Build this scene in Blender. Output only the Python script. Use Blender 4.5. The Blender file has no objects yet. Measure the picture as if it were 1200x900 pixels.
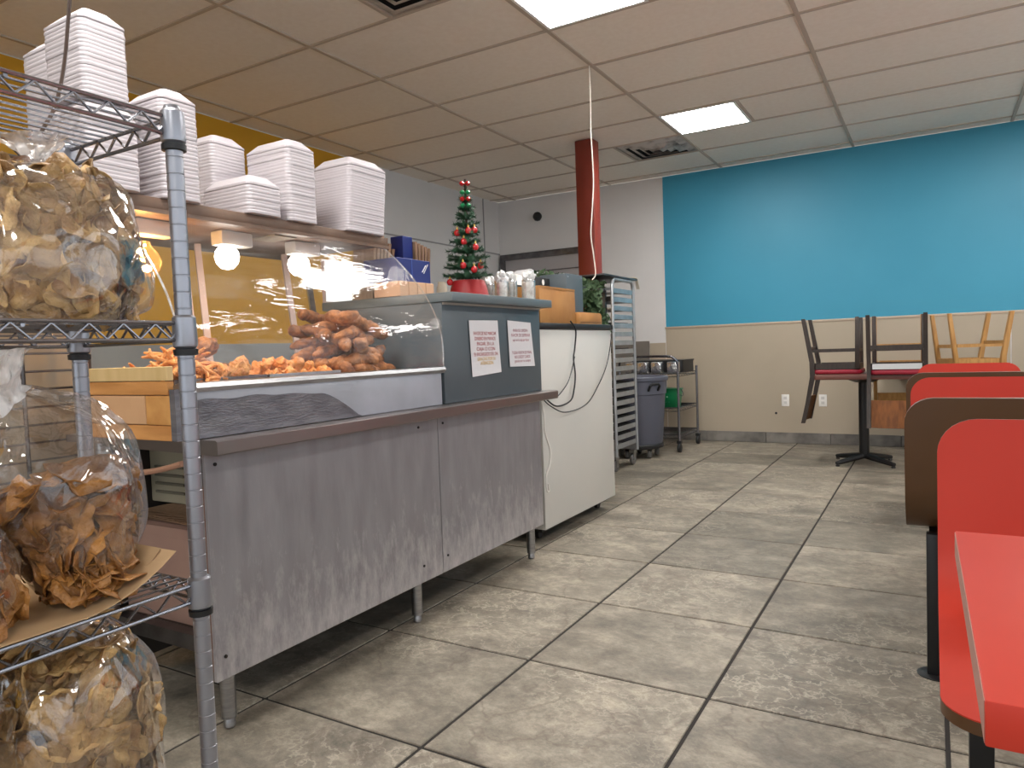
import bpy, bmesh, math, random
from mathutils import Vector, Matrix, noise
random.seed(7)
PI = math.pi
SC = bpy.context.scene
COL = SC.collection

# ------------------------------------------------------------------ camera
F_PX, YAW, PITCH, ROLL, CAM_H = 838.56, -0.532875, -0.0482941, -0.0363744, 1.03327
CEIL = 2.809
def camera():
    cy, sy = math.cos(YAW), math.sin(YAW)
    f = Vector((sy, cy, 0)); r = Vector((cy, -sy, 0)); u = Vector((0, 0, 1))
    f2 = f*math.cos(PITCH) + u*math.sin(PITCH); u2 = u*math.cos(PITCH) - f*math.sin(PITCH)
    r3 = r*math.cos(ROLL) + u2*math.sin(ROLL); u3 = u2*math.cos(ROLL) - r*math.sin(ROLL)
    cd = bpy.data.cameras.new('camera'); co = bpy.data.objects.new('camera', cd); COL.objects.link(co)
    m = Matrix((r3, u3, -f2)).transposed().to_4x4(); m.translation = Vector((0, 0, CAM_H))
    co.matrix_world = m
    cd.sensor_fit = 'HORIZONTAL'; cd.sensor_width = 36.0; cd.lens = F_PX/1200*36.0
    cd.clip_start = 0.02; cd.clip_end = 60
    SC.camera = co
camera()

# ------------------------------------------------------------------ world, exposure, light strengths
SC.view_settings.view_transform = 'Standard'; SC.view_settings.look = 'None'
SC.view_settings.gamma = 1.0; SC.view_settings.exposure = 0.12
SC.view_settings.use_curve_mapping = False
W = bpy.data.worlds.new('world'); SC.world = W; W.use_nodes = True
W.node_tree.nodes['Background'].inputs[0].default_value = (0.86, 0.93, 1.0, 1)
W.node_tree.nodes['Background'].inputs[1].default_value = 1.6
pl = bpy.data.lights.new('window_daylight', 'AREA'); pl.shape = 'RECTANGLE'; pl.size = 4.9; pl.size_y = 1.95; pl.cycles.is_portal = True
po = bpy.data.objects.new('window_daylight', pl); COL.objects.link(po); po.location = (-.75, -3.11, 1.475); po.rotation_euler = (PI/2, 0, PI)
pl = bpy.data.lights.new('added_side_daylight', 'AREA'); pl.shape = 'RECTANGLE'; pl.size = 8.4; pl.size_y = 1.55; pl.cycles.is_portal = True
po = bpy.data.objects.new('added_side_daylight', pl); COL.objects.link(po); po.location = (2.31, 1.6, 1.725); po.rotation_euler = (PI/2, 0, PI/2)  # portal for the added side window
PANEL_STRENGTH = 40.0
LAMP_STRENGTH = 14.0

# ------------------------------------------------------------------ materials
def S(r, g, b):
    def c(v):
        v /= 255.0
        return v/12.92 if v <= 0.04045 else ((v+0.055)/1.055)**2.4
    return (c(r), c(g), c(b))
MATS = {}
def nd(nt, t, **kw):
    n = nt.nodes.new(t)
    for k, v in kw.items(): setattr(n, k, v)
    return n
def M(name, col, rough=.5, metal=0., col2=None, scale=8., stretch=(1, 1, 1), detail=4., lo=.35, hi=.65,
      bump=0., bscale=None, rvar=0., rnd=0., spec=.5, trans=0., alpha=1., coat=0.):
    if name in MATS: return MATS[name]
    m = bpy.data.materials.new(name); m.use_nodes = True; nt = m.node_tree
    b = nt.nodes['Principled BSDF']
    b.inputs['Roughness'].default_value = rough; b.inputs['Metallic'].default_value = metal
    b.inputs['Specular IOR Level'].default_value = spec
    b.inputs['Coat Weight'].default_value = coat
    b.inputs['Transmission Weight'].default_value = trans
    b.inputs['Base Color'].default_value = (*col, 1)
    L = nt.links.new
    src = None
    if col2 or bump or rvar or rnd:
        tc = nd(nt, 'ShaderNodeTexCoord'); mp = nd(nt, 'ShaderNodeMapping'); mp.inputs['Scale'].default_value = stretch
        L(tc.outputs['Object'], mp.inputs['Vector'])
        vec = mp.outputs['Vector']
        if rnd:
            oi = nd(nt, 'ShaderNodeObjectInfo')
            sc = nd(nt, 'ShaderNodeVectorMath', operation='SCALE'); sc.inputs['Scale'].default_value = 37.0
            cb = nd(nt, 'ShaderNodeCombineXYZ')
            for i in range(3): L(oi.outputs['Random'], cb.inputs[i])
            L(cb.outputs[0], sc.inputs[0])
            ad = nd(nt, 'ShaderNodeVectorMath', operation='ADD'); L(vec, ad.inputs[0]); L(sc.outputs[0], ad.inputs[1]); vec = ad.outputs[0]
        no = nd(nt, 'ShaderNodeTexNoise'); no.inputs['Scale'].default_value = scale; no.inputs['Detail'].default_value = detail
        L(vec, no.inputs['Vector'])
        if col2:
            rp = nd(nt, 'ShaderNodeValToRGB'); rp.color_ramp.elements[0].position = lo; rp.color_ramp.elements[1].position = hi
            rp.color_ramp.elements[0].color = (*col, 1); rp.color_ramp.elements[1].color = (*col2, 1)
            L(no.outputs['Fac'], rp.inputs[0]); src = rp.outputs[0]
            if rnd:
                hs = nd(nt, 'ShaderNodeHueSaturation')
                ma = nd(nt, 'ShaderNodeMapRange'); ma.inputs['To Min'].default_value = 1-rnd; ma.inputs['To Max'].default_value = 1+rnd
                L(oi.outputs['Random'], ma.inputs[0]); L(ma.outputs[0], hs.inputs['Value']); L(src, hs.inputs['Color']); src = hs.outputs[0]
            L(src, b.inputs['Base Color'])
        if rvar:
            mr = nd(nt, 'ShaderNodeMapRange'); mr.inputs['To Min'].default_value = max(0, rough-rvar); mr.inputs['To Max'].default_value = rough+rvar
            L(no.outputs['Fac'], mr.inputs[0]); L(mr.outputs[0], b.inputs['Roughness'])
        if bump:
            bn = nd(nt, 'ShaderNodeTexNoise'); bn.inputs['Scale'].default_value = bscale or scale*3; bn.inputs['Detail'].default_value = 3
            L(vec, bn.inputs['Vector'])
            bp = nd(nt, 'ShaderNodeBump'); bp.inputs['Strength'].default_value = bump; bp.inputs['Distance'].default_value = .01
            L(bn.outputs['Fac'], bp.inputs['Height']); L(bp.outputs[0], b.inputs['Normal'])
    MATS[name] = m
    return m
def EM(name, col, strength):
    m = bpy.data.materials.new(name); m.use_nodes = True; nt = m.node_tree
    nt.nodes.remove(nt.nodes['Principled BSDF'])
    e = nd(nt, 'ShaderNodeEmission'); e.inputs[0].default_value = (*col, 1); e.inputs[1].default_value = strength
    nt.links.new(e.outputs[0], nt.nodes['Material Output'].inputs[0]); MATS[name] = m
    return m
def FILM(name, tint=(1, 1, 1), gloss=.25, rough=.08, haze=.05, hazecol=(.8, .8, .8), nscale=14., bump=.35, streak=(1, 1, 1), bscale=None, lohaze=.5, hihaze=.75):
    """clear sheet: see-through, with grazing gloss, fine wrinkles and a milky scuffed haze"""
    m = bpy.data.materials.new(name); m.use_nodes = True; nt = m.node_tree; L = nt.links.new
    nt.nodes.remove(nt.nodes['Principled BSDF'])
    tr = nd(nt, 'ShaderNodeBsdfTransparent'); tr.inputs[0].default_value = (*tint, 1)
    gl = nd(nt, 'ShaderNodeBsdfGlossy'); gl.inputs['Roughness'].default_value = rough; gl.inputs[0].default_value = (1, 1, 1, 1)
    df = nd(nt, 'ShaderNodeBsdfDiffuse'); df.inputs[0].default_value = (*hazecol, 1)
    tc = nd(nt, 'ShaderNodeTexCoord'); mp = nd(nt, 'ShaderNodeMapping'); mp.inputs['Scale'].default_value = streak
    L(tc.outputs['Object'], mp.inputs[0])
    no = nd(nt, 'ShaderNodeTexNoise'); no.inputs['Scale'].default_value = nscale; no.inputs['Detail'].default_value = 3; no.inputs['Distortion'].default_value = .6
    L(mp.outputs[0], no.inputs['Vector'])
    bn = nd(nt, 'ShaderNodeTexNoise'); bn.inputs['Scale'].default_value = bscale or nscale; bn.inputs['Detail'].default_value = 2; bn.inputs['Distortion'].default_value = .8
    L(mp.outputs[0], bn.inputs['Vector'])
    bp = nd(nt, 'ShaderNodeBump'); bp.inputs['Strength'].default_value = bump; bp.inputs['Distance'].default_value = .02
    L(bn.outputs['Fac'], bp.inputs['Height']); L(bp.outputs[0], gl.inputs['Normal'])
    lw = nd(nt, 'ShaderNodeLayerWeight'); lw.inputs['Blend'].default_value = .25; L(bp.outputs[0], lw.inputs['Normal'])
    mr = nd(nt, 'ShaderNodeMapRange'); mr.inputs['To Min'].default_value = gloss*.25; mr.inputs['To Max'].default_value = min(1, gloss*3)
    L(lw.outputs['Facing'], mr.inputs[0])
    mx = nd(nt, 'ShaderNodeMixShader'); L(mr.outputs[0], mx.inputs[0]); L(tr.outputs[0], mx.inputs[1]); L(gl.outputs[0], mx.inputs[2])
    hz = nd(nt, 'ShaderNodeMapRange'); hz.inputs['From Min'].default_value = lohaze; hz.inputs['From Max'].default_value = hihaze
    hz.inputs['To Min'].default_value = haze*.35; hz.inputs['To Max'].default_value = min(.9, haze*3)
    L(no.outputs['Fac'], hz.inputs[0])
    m2 = nd(nt, 'ShaderNodeMixShader'); L(hz.outputs[0], m2.inputs[0]); L(mx.outputs[0], m2.inputs[1]); L(df.outputs[0], m2.inputs[2])
    L(m2.outputs[0], nt.nodes['Material Output'].inputs[0]); MATS[name] = m
    return m
def floor_material():
    m = bpy.data.materials.new('stone_floor_tile'); m.use_nodes = True; nt = m.node_tree; L = nt.links.new
    b = nt.nodes['Principled BSDF']
    tc = nd(nt, 'ShaderNodeTexCoord'); oi = nd(nt, 'ShaderNodeObjectInfo')
    cb = nd(nt, 'ShaderNodeCombineXYZ')
    mu = nd(nt, 'ShaderNodeMath', operation='MULTIPLY'); mu.inputs[1].default_value = 91.7; L(oi.outputs['Random'], mu.inputs[0])
    for i in range(3): L(mu.outputs[0], cb.inputs[i])
    ad = nd(nt, 'ShaderNodeVectorMath', operation='ADD'); L(tc.outputs['Object'], ad.inputs[0]); L(cb.outputs[0], ad.inputs[1])
    vec = ad.outputs[0]
    wn = nd(nt, 'ShaderNodeTexNoise'); wn.inputs['Scale'].default_value = 3.2; wn.inputs['Detail'].default_value = 5; L(vec, wn.inputs['Vector'])
    wv = nd(nt, 'ShaderNodeVectorMath', operation='MULTIPLY_ADD'); wv.inputs[1].default_value = (.07, .07, .07); L(wn.outputs['Color'], wv.inputs[0]); L(vec, wv.inputs[2])
    # broad clouds
    c1 = nd(nt, 'ShaderNodeTexNoise'); c1.inputs['Scale'].default_value = 4.2; c1.inputs['Detail'].default_value = 14; c1.inputs['Roughness'].default_value = .82
    st = nd(nt, 'ShaderNodeMapping'); st.inputs['Rotation'].default_value = (0, 0, .5); st.inputs['Scale'].default_value = (1, 1.3, 1); L(wv.outputs[0], st.inputs[0]); L(st.outputs[0], c1.inputs['Vector'])
    r1 = nd(nt, 'ShaderNodeValToRGB'); e = r1.color_ramp.elements
    e[0].position = .34; e[0].color = (*S(84, 78, 70), 1); e[1].position = .68; e[1].color = (*S(178, 167, 150), 1)
    k = r1.color_ramp.elements.new(.5); k.color = (*S(128, 120, 107), 1)
    L(c1.outputs['Fac'], r1.inputs[0])
    # pale veins
    vo = nd(nt, 'ShaderNodeTexNoise'); vo.inputs['Scale'].default_value = 13; vo.inputs['Detail'].default_value = 7; vo.inputs['Roughness'].default_value = .6; L(wv.outputs[0], vo.inputs['Vector'])
    v1 = nd(nt, 'ShaderNodeMath', operation='SUBTRACT'); v1.inputs[1].default_value = .5; L(vo.outputs['Fac'], v1.inputs[0])
    v2 = nd(nt, 'ShaderNodeMath', operation='ABSOLUTE'); L(v1.outputs[0], v2.inputs[0])
    vr = nd(nt, 'ShaderNodeMapRange'); vr.inputs['From Max'].default_value = .028; vr.inputs['To Min'].default_value = 1; vr.inputs['To Max'].default_value = 0
    L(v2.outputs[0], vr.inputs[0])
    mk = nd(nt, 'ShaderNodeTexNoise'); mk.inputs['Scale'].default_value = 1.3; L(vec, mk.inputs['Vector'])
    mkr = nd(nt, 'ShaderNodeMapRange'); mkr.inputs['From Min'].default_value = .45; mkr.inputs['From Max'].default_value = .65; mkr.inputs['To Max'].default_value = .75; L(mk.outputs['Fac'], mkr.inputs[0])
    vm = nd(nt, 'ShaderNodeMath', operation='MULTIPLY'); L(vr.outputs[0], vm.inputs[0]); L(mkr.outputs[0], vm.inputs[1])
    mx = nd(nt, 'ShaderNodeMix', data_type='RGBA'); L(vm.outputs[0], mx.inputs['Factor']); L(r1.outputs[0], mx.inputs[6]); mx.inputs[7].default_value = (*S(184, 174, 157), 1)
    # dark wandering cracks
    cr = nd(nt, 'ShaderNodeTexNoise'); cr.inputs['Scale'].default_value = 1.7; cr.inputs['Detail'].default_value = 6; L(wv.outputs[0], cr.inputs['Vector'])
    ca = nd(nt, 'ShaderNodeMath', operation='SUBTRACT'); ca.inputs[1].default_value = .5; L(cr.outputs['Fac'], ca.inputs[0])
    cab = nd(nt, 'ShaderNodeMath', operation='ABSOLUTE'); L(ca.outputs[0], cab.inputs[0])
    cm = nd(nt, 'ShaderNodeMapRange'); cm.inputs['From Max'].default_value = .009; cm.inputs['To Min'].default_value = .5; cm.inputs['To Max'].default_value = 0; L(cab.outputs[0], cm.inputs[0])
    m3 = nd(nt, 'ShaderNodeMix', data_type='RGBA'); L(cm.outputs[0], m3.inputs['Factor']); L(mx.outputs[2], m3.inputs[6]); m3.inputs[7].default_value = (*S(96, 84, 74), 1)
    hs = nd(nt, 'ShaderNodeHueSaturation'); hr = nd(nt, 'ShaderNodeMapRange'); hr.inputs['To Min'].default_value = .78; hr.inputs['To Max'].default_value = 1.16
    L(oi.outputs['Random'], hr.inputs[0]); L(hr.outputs[0], hs.inputs['Value']); L(m3.outputs[2], hs.inputs['Color'])
    L(hs.outputs[0], b.inputs['Base Color'])
    rr = nd(nt, 'ShaderNodeMapRange'); rr.inputs['To Min'].default_value = .34; rr.inputs['To Max'].default_value = .6; L(c1.outputs['Fac'], rr.inputs[0]); L(rr.outputs[0], b.inputs['Roughness'])
    bp = nd(nt, 'ShaderNodeBump'); bp.inputs['Strength'].default_value = .35; bp.inputs['Distance'].default_value = .006
    L(c1.outputs['Fac'], bp.inputs['Height']); L(bp.outputs[0], b.inputs['Normal'])
    MATS[m.name] = m
    return m

FLOOR_T = floor_material()
GROUT = M('dark_grout', S(44, 40, 37), .9)
CEIL_T = M('ceiling_tile_board', S(238, 227, 213), .9, col2=S(242, 232, 219), scale=30, bump=.12, bscale=160, rnd=.02)
GRID = M('ceiling_grid_bar', S(188, 172, 155), .6)
WHITE_WALL = M('white_wall_paint', S(222, 220, 219), .55, col2=S(217, 215, 214), scale=2)
TEAL = M('teal_wall_paint', S(60, 150, 180), .5, col2=S(56, 146, 176), scale=1.5, bump=.04, bscale=90)
BEIGE = M('beige_wainscot', S(178, 165, 146), .5, col2=S(172, 160, 141), scale=2)
YELLOW = M('yellow_wall_paint', S(206, 152, 26), .55, col2=S(198, 145, 22), scale=2)
GREYW = M('grey_lower_wall', S(150, 150, 146), .5, col2=S(140, 140, 138), scale=2)
BASE_T = M('grey_baseboard_tile', S(92, 88, 84), .5, col2=S(132, 128, 122), scale=6, bump=.1, rnd=.12)
STEEL = M('brushed_steel', S(150, 150, 152), .32, 1., col2=S(170, 170, 172), scale=20, stretch=(1, 1, 8), rvar=.1)
DKSTEEL = M('dull_dark_steel', S(96, 94, 96), .4, 1., col2=S(120, 118, 120), scale=14, rvar=.1)
CHROME = M('chrome_wire', S(150, 150, 156), .25, 1.)
POSTM = M('grey_chrome_post', S(160, 162, 170), .34, .8)
BLACK = M('black_plastic', S(22, 22, 24), .45)
BLACKM = M('black_painted_metal', S(20, 20, 22), .4)
GALV = M('galvanised_panel', S(136, 132, 136), .42, .4, col2=S(158, 155, 158), scale=5, stretch=(1, 4, .9), detail=9, lo=.25, hi=.8, rvar=.12, bump=.03, bscale=40)
def scuffed(m):
    nt = m.node_tree; L = nt.links.new; b = nt.nodes['Principled BSDF']; old = b.inputs['Base Color'].links[0].from_socket
    tc = nd(nt, 'ShaderNodeTexCoord'); sp = nd(nt, 'ShaderNodeSeparateXYZ'); L(tc.outputs['Object'], sp.inputs[0])
    mp = nd(nt, 'ShaderNodeMapping'); mp.inputs['Scale'].default_value = (1, 3, 1); L(tc.outputs['Object'], mp.inputs[0])
    g = nd(nt, 'ShaderNodeMapRange'); g.inputs['From Min'].default_value = .17; g.inputs['From Max'].default_value = .55; g.inputs['To Min'].default_value = .30; g.inputs['To Max'].default_value = .0; L(sp.outputs['Z'], g.inputs[0])
    no = nd(nt, 'ShaderNodeTexNoise'); no.inputs['Scale'].default_value = 9; no.inputs['Detail'].default_value = 12; no.inputs['Roughness'].default_value = .75; L(mp.outputs[0], no.inputs['Vector'])
    a = nd(nt, 'ShaderNodeMath', operation='ADD'); L(no.outputs['Fac'], a.inputs[0]); L(g.outputs[0], a.inputs[1])
    r = nd(nt, 'ShaderNodeMapRange'); r.inputs['From Min'].default_value = .62; r.inputs['From Max'].default_value = .95; r.inputs['To Max'].default_value = .75; L(a.outputs[0], r.inputs[0])
    mx = nd(nt, 'ShaderNodeMix', data_type='RGBA'); L(r.outputs[0], mx.inputs['Factor']); L(old, mx.inputs[6]); mx.inputs[7].default_value = (*S(206, 202, 202), 1)
    L(mx.outputs[2], b.inputs['Base Color'])
scuffed(GALV)
RAIL = M('counter_rail_steel', S(140, 132, 130), .3, .85)
GREYL = M('slate_grey_laminate', S(78, 88, 94), .42, col2=S(84, 92, 97), scale=3)
GREYL2 = M('slate_grey_top', S(98, 108, 112), .4)
LIGHTG = M('light_grey_paint', S(176, 178, 188), .45, col2=S(160, 162, 170), scale=5)
DKFILM = M('dark_torn_film', S(108, 106, 112), .22, .35, col2=S(128, 126, 130), scale=4, stretch=(1, 3, 12), bump=.2, bscale=18)
OFFW = M('off_white_enamel', S(206, 203, 196), .4, col2=S(200, 198, 192), scale=2)
FOAM = M('white_foam', S(200, 193, 196), .5, col2=S(195, 188, 192), scale=12)
PAPER = M('white_paper', S(226, 224, 226), .7)
REDTXT = M('red_print', S(178, 62, 66), .7)
YELTXT = M('amber_print', S(226, 178, 70), .7)
PINKTXT = M('plum_print', S(158, 60, 84), .7)
COLM = M('rust_red_column_paint', S(126, 48, 34), .4, col2=S(118, 44, 31), scale=3)
WOOD = M('amber_wood', S(166, 114, 60), .5, col2=S(184, 132, 74), scale=6, stretch=(6, 1, 1), detail=8, bump=.05)
BOARD = M('raw_board', S(186, 126, 66), .6, col2=S(212, 152, 88), scale=5, stretch=(1, 1, 7), detail=8, bump=.08)
PLY = M('plywood_piece', S(192, 134, 70), .6, col2=S(214, 160, 94), scale=7, stretch=(2, 1, 2), detail=8)
CARD = M('cardboard', S(196, 150, 108), .8, col2=S(204, 160, 118), scale=10)
CARDP = M('faded_cardboard', S(150, 118, 106), .8, col2=S(158, 126, 112), scale=6)
KRAFT = M('kraft_paper', S(186, 152, 112), .75, col2=S(196, 164, 124), scale=9, bump=.1)
KRAFTD = M('kraft_bag_paper', S(140, 110, 84), .8, col2=S(158, 126, 98), scale=14, stretch=(8, 8, 1))
BLUE = M('navy_blue_card', S(20, 40, 112), .45)
DKWOOD = M('dark_stained_wood', S(46, 38, 34), .45, col2=S(58, 48, 42), scale=10, stretch=(6, 6, 1))
LTWOOD = M('honey_wood', S(164, 118, 62), .45, col2=S(184, 138, 78), scale=9, stretch=(6, 6, 1), rnd=.05)
BACKW = M('brown_wood_panel', S(124, 74, 30), .5, col2=S(98, 56, 22), scale=4, stretch=(9, 9, 1), spec=.3)
REDCUSH = M('wine_red_vinyl', S(150, 26, 48), .4)
TABLEW = M('reddish_brown_tabletop', S(104, 62, 52), .4)
REDLAM = M('coral_red_laminate', S(182, 50, 34), .46, col2=S(186, 55, 39), scale=3, spec=.32)
BRNLAM = M('brown_laminate', S(84, 56, 30), .45, col2=S(78, 52, 28), scale=2)
PINKEDGE = M('greyish_pink_edge', S(170, 124, 112), .5)
BIN = M('grey_bin_plastic', S(86, 88, 100), .5)
GREEN = M('green_bucket_plastic', S(0, 110, 62), .45)
PINE = M('pine_green', S(26, 62, 40), .7, col2=S(44, 86, 56), scale=30, rnd=.15)
BAUB = M('shiny_red', S(190, 28, 34), .2, coat=.5)
REDPOT = M('red_foil_pot', S(150, 24, 28), .5)
GOLD = M('gold_cap', S(214, 180, 96), .3, .8)
GLASSM = FILM('jar_glass', gloss=.3, rough=.05, haze=.08, bump=.1, nscale=20)
TISSUE = M('white_tissue', S(236, 236, 234), .8)
FILLING = M('white_jar_filling', S(200, 190, 176), .8, col2=S(232, 226, 216), scale=40, bump=.4, bscale=60)
CRISP = M('fried_crisp', S(118, 76, 38), .5, col2=S(210, 172, 112), scale=17, detail=10, lo=.32, hi=.64, bump=1., bscale=70, rnd=.28)
CRISP_D = M('dark_fried_crisp', S(92, 52, 22), .45, col2=S(184, 128, 64), scale=17, detail=10, lo=.32, hi=.66, bump=1., bscale=60, rnd=.2)
CRUMB = M('crisp_crumbs', S(84, 54, 28), .7, col2=S(120, 80, 42), scale=30, bump=.5, bscale=60)
FRY = M('fried_strip_crust', S(104, 58, 30), .55, col2=S(196, 128, 72), scale=34, detail=6, lo=.3, hi=.7, bump=.6, bscale=90, rnd=.12)
NUG = M('golden_batter', S(206, 124, 56), .55, col2=S(236, 168, 96), scale=40, detail=5, bump=.7, bscale=110, rnd=.12)
SHELFU = M('brown_shelf_board', S(112, 88, 72), .5, col2=S(124, 98, 80), scale=4, stretch=(1, 4, 1))
POSTW = M('pale_frame_paint', S(206, 186, 182), .45)
BAGT = FILM('gathered_bag_mouth', gloss=.35, rough=.12, haze=.30, hazecol=(.85, .82, .8), nscale=40, bump=.9, bscale=30, streak=(1, 1, .3), lohaze=.3, hihaze=.62)
BAGF = FILM('clear_bag_film', gloss=.28, rough=.09, haze=.035, hazecol=(.8, .76, .74), nscale=9, bump=.9, bscale=13, streak=(1, 1, .6))
CASEG = FILM('scuffed_case_glass', gloss=.045, rough=.05, haze=.03, hazecol=(.9, .88, .85), nscale=6, bump=.06, bscale=9, streak=(5, .6, 2), lohaze=.55, hihaze=.8)
WRAPF = FILM('cling_wrap', gloss=.035, rough=.06, haze=.03, nscale=7, bump=.22, bscale=10, streak=(4, .7, 3), lohaze=.55, hihaze=.78)
PANEL_E = EM('led_panel_glow', (1, .975, .94), PANEL_STRENGTH)
WARM_E = EM('warm_bulb_glow', (1, .62, .25), LAMP_STRENGTH*22)
COOL_E = EM('white_bulb_glow', (1, .92, .8), LAMP_STRENGTH)

# ------------------------------------------------------------------ mesh builder
WL = {}
class MB:
    def __init__(s): s.v = []; s.f = []
    def add(s, v, f):
        o = len(s.v); s.v += [tuple(p) for p in v]; s.f += [tuple(i+o for i in q) for q in f]; return s
    def box(s, x0, x1, y0, y1, z0, z1):
        x0, x1 = sorted((x0, x1)); y0, y1 = sorted((y0, y1)); z0, z1 = sorted((z0, z1))
        v = [(x, y, z) for z in (z0, z1) for y in (y0, y1) for x in (x0, x1)]
        return s.add(v, [(0, 2, 3, 1), (4, 5, 7, 6), (0, 1, 5, 4), (2, 6, 7, 3), (0, 4, 6, 2), (1, 3, 7, 5)])
    def bar(s, a, b, w, d=None, up=(0, 0, 1)):
        a = Vector(a); b = Vector(b); d = d or w; t = (b-a).normalized(); u = Vector(up)
        if abs(t.dot(u)) > .98: u = Vector((0, 1, 0))
        sx = t.cross(u).normalized()*w/2; sy = sx.cross(t).normalized()*d/2
        v = [p+i*sx+j*sy for p in (a, b) for i, j in ((-1, -1), (1, -1), (1, 1), (-1, 1))]
        return s.add(v, [(3, 2, 1, 0), (4, 5, 6, 7)]+[(i, (i+1) % 4, (i+1) % 4+4, i+4) for i in range(4)])
    def tube(s, pts, r, n=8, cap=True, rf=None):
        pts = [Vector(p) for p in pts]; rings = []; m = len(pts)
        t0 = (pts[1]-pts[0]).normalized(); u = Vector((0, 0, 1)) if abs(t0.z) < .9 else Vector((1, 0, 0))
        u = (u-t0*u.dot(t0)).normalized()
        v = []
        for i, p in enumerate(pts):
            t = ((pts[min(i+1, m-1)]-pts[max(i-1, 0)])).normalized()
            u = (u-t*u.dot(t)).normalized(); w = t.cross(u)
            rr = r if rf is None else rf(i/(m-1), p)
            v += [p+(u*math.cos(2*PI*k/n)+w*math.sin(2*PI*k/n))*rr for k in range(n)]
        f = [(i*n+k, i*n+(k+1) % n, (i+1)*n+(k+1) % n, (i+1)*n+k) for i in range(m-1) for k in range(n)]
        if cap: f += [tuple(range(n-1, -1, -1)), tuple((m-1)*n+k for k in range(n))]
        return s.add(v, f)
    def lathe(s, prof, c=(0, 0, 0), n=20, sx=1, sy=1):
        v = [(c[0]+r*math.cos(2*PI*k/n)*sx, c[1]+r*math.sin(2*PI*k/n)*sy, c[2]+z) for r, z in prof for k in range(n)]
        m = len(prof)
        f = [(i*n+k, i*n+(k+1) % n, (i+1)*n+(k+1) % n, (i+1)*n+k) for i in range(m-1) for k in range(n)]
        if prof[0][0] > 1e-6: f.append(tuple(range(n-1, -1, -1)))
        if prof[-1][0] > 1e-6: f.append(tuple((m-1)*n+k for k in range(n)))
        return s.add(v, f)
    def grid(s, fn, nu, nv, wrap=False):
        v = [fn(i/(nu if wrap else nu-1), j/(nv-1)) for j in range(nv) for i in range(nu)]
        f = [(j*nu+i, j*nu+(i+1) % nu, (j+1)*nu+(i+1) % nu, (j+1)*nu+i) for j in range(nv-1) for i in range(nu if wrap else nu-1)]
        return s.add(v, f)
    def prism(s, poly, h0, h1, axis='z'):
        def mk(a, b, h): return {'z': (a, b, h), 'x': (h, a, b), 'y': (a, h, b)}[axis]
        n = len(poly); v = [mk(a, b, h0) for a, b in poly]+[mk(a, b, h1) for a, b in poly]
        return s.add(v, [tuple(range(n-1, -1, -1)), tuple(range(n, 2*n))]+[(i, (i+1) % n, (i+1) % n+n, i+n) for i in range(n)])
    def mesh(s, name, mat, bevel=0, off=(0, 0, 0), seg=2, sharp=.6, thick=0):
        me = bpy.data.meshes.new(name); o = Vector(off)
        me.from_pydata([Vector(p)-o for p in s.v], [], s.f)
        bm = bmesh.new(); bm.from_mesh(me)
        bmesh.ops.recalc_face_normals(bm, faces=bm.faces)
        if thick: bmesh.ops.solidify(bm, geom=bm.faces[:], thickness=thick)
        if bevel: bmesh.ops.bevel(bm, geom=[e for e in bm.edges if e.is_manifold and e.calc_face_angle() > .5], offset=bevel, segments=seg, affect='EDGES', profile=.5)
        bm.to_mesh(me); bm.free()
        me.shade_smooth(); me.set_sharp_from_angle(angle=sharp)
        if mat: me.materials.append(mat)
        return me
    def build(s, name, mat, parent=None, **kw):
        off = WL.get(parent.name, Vector()) if parent else Vector()
        me = s.mesh(name, mat, off=off, **kw)
        return link(name, me, parent)
def link(name, me, parent=None, loc=None, rot=None):
    o = bpy.data.objects.new(name, me); COL.objects.link(o)
    if parent: o.parent = parent; WL[o.name] = WL.get(parent.name, Vector())
    if loc is not None: o.location = loc
    if rot is not None: o.rotation_euler = rot
    return o
def tag(o, label, cat, group=None):
    o['label'] = label; o['category'] = cat
    if group: o['group'] = group
    return o
def thing(name, label, cat, loc, group=None, local=False):
    o = bpy.data.objects.new(name, None); COL.objects.link(o); o.location = loc; o.empty_display_size = .1
    WL[o.name] = Vector() if local else Vector(loc)
    return tag(o, label, cat, group)
def single(mb, name, mat, label, cat, loc=None, group=None, **kw):
    """a thing that is one mesh"""
    if loc is None:
        xs = [p[0] for p in mb.v]; ys = [p[1] for p in mb.v]; zs = [p[2] for p in mb.v]
        loc = ((min(xs)+max(xs))/2, (min(ys)+max(ys))/2, min(zs))
    o = link(name, mb.mesh(name, mat, off=loc, **kw), None, loc)
    WL[o.name] = Vector(loc)
    return tag(o, label, cat, group)
def struct(mb, name, mat, parent=None, **kw):
    o = mb.build(name, mat, parent, **kw); o['kind'] = 'structure'; return o
def copy_tree(o, parent=None):
    c = o.copy(); COL.objects.link(c)
    if parent: c.parent = parent
    for ch in list(o.children): copy_tree(ch, c)
    return c
def rrect(x0, x1, y0, y1, r, n=5, corners=(1, 1, 1, 1)):
    P = []
    for (cx, cy, a0), on in zip(((x1-r, y1-r, 0), (x0+r, y1-r, 90), (x0+r, y0+r, 180), (x1-r, y0+r, 270)), corners):
        if on:
            for k in range(n+1):
                a = math.radians(a0+90*k/n); P.append((cx+r*math.cos(a), cy+r*math.sin(a)))
        else:
            P.append((x1 if a0 in (0, 270) else x0, y1 if a0 in (0, 90) else y0))
    return P
def bez(p0, p1, p2, p3, n=12):
    p0, p1, p2, p3 = map(Vector, (p0, p1, p2, p3))
    return [p0*(1-t)**3+p1*3*t*(1-t)**2+p2*3*t*t*(1-t)+p3*t**3 for t in [i/n for i in range(n+1)]]
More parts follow.
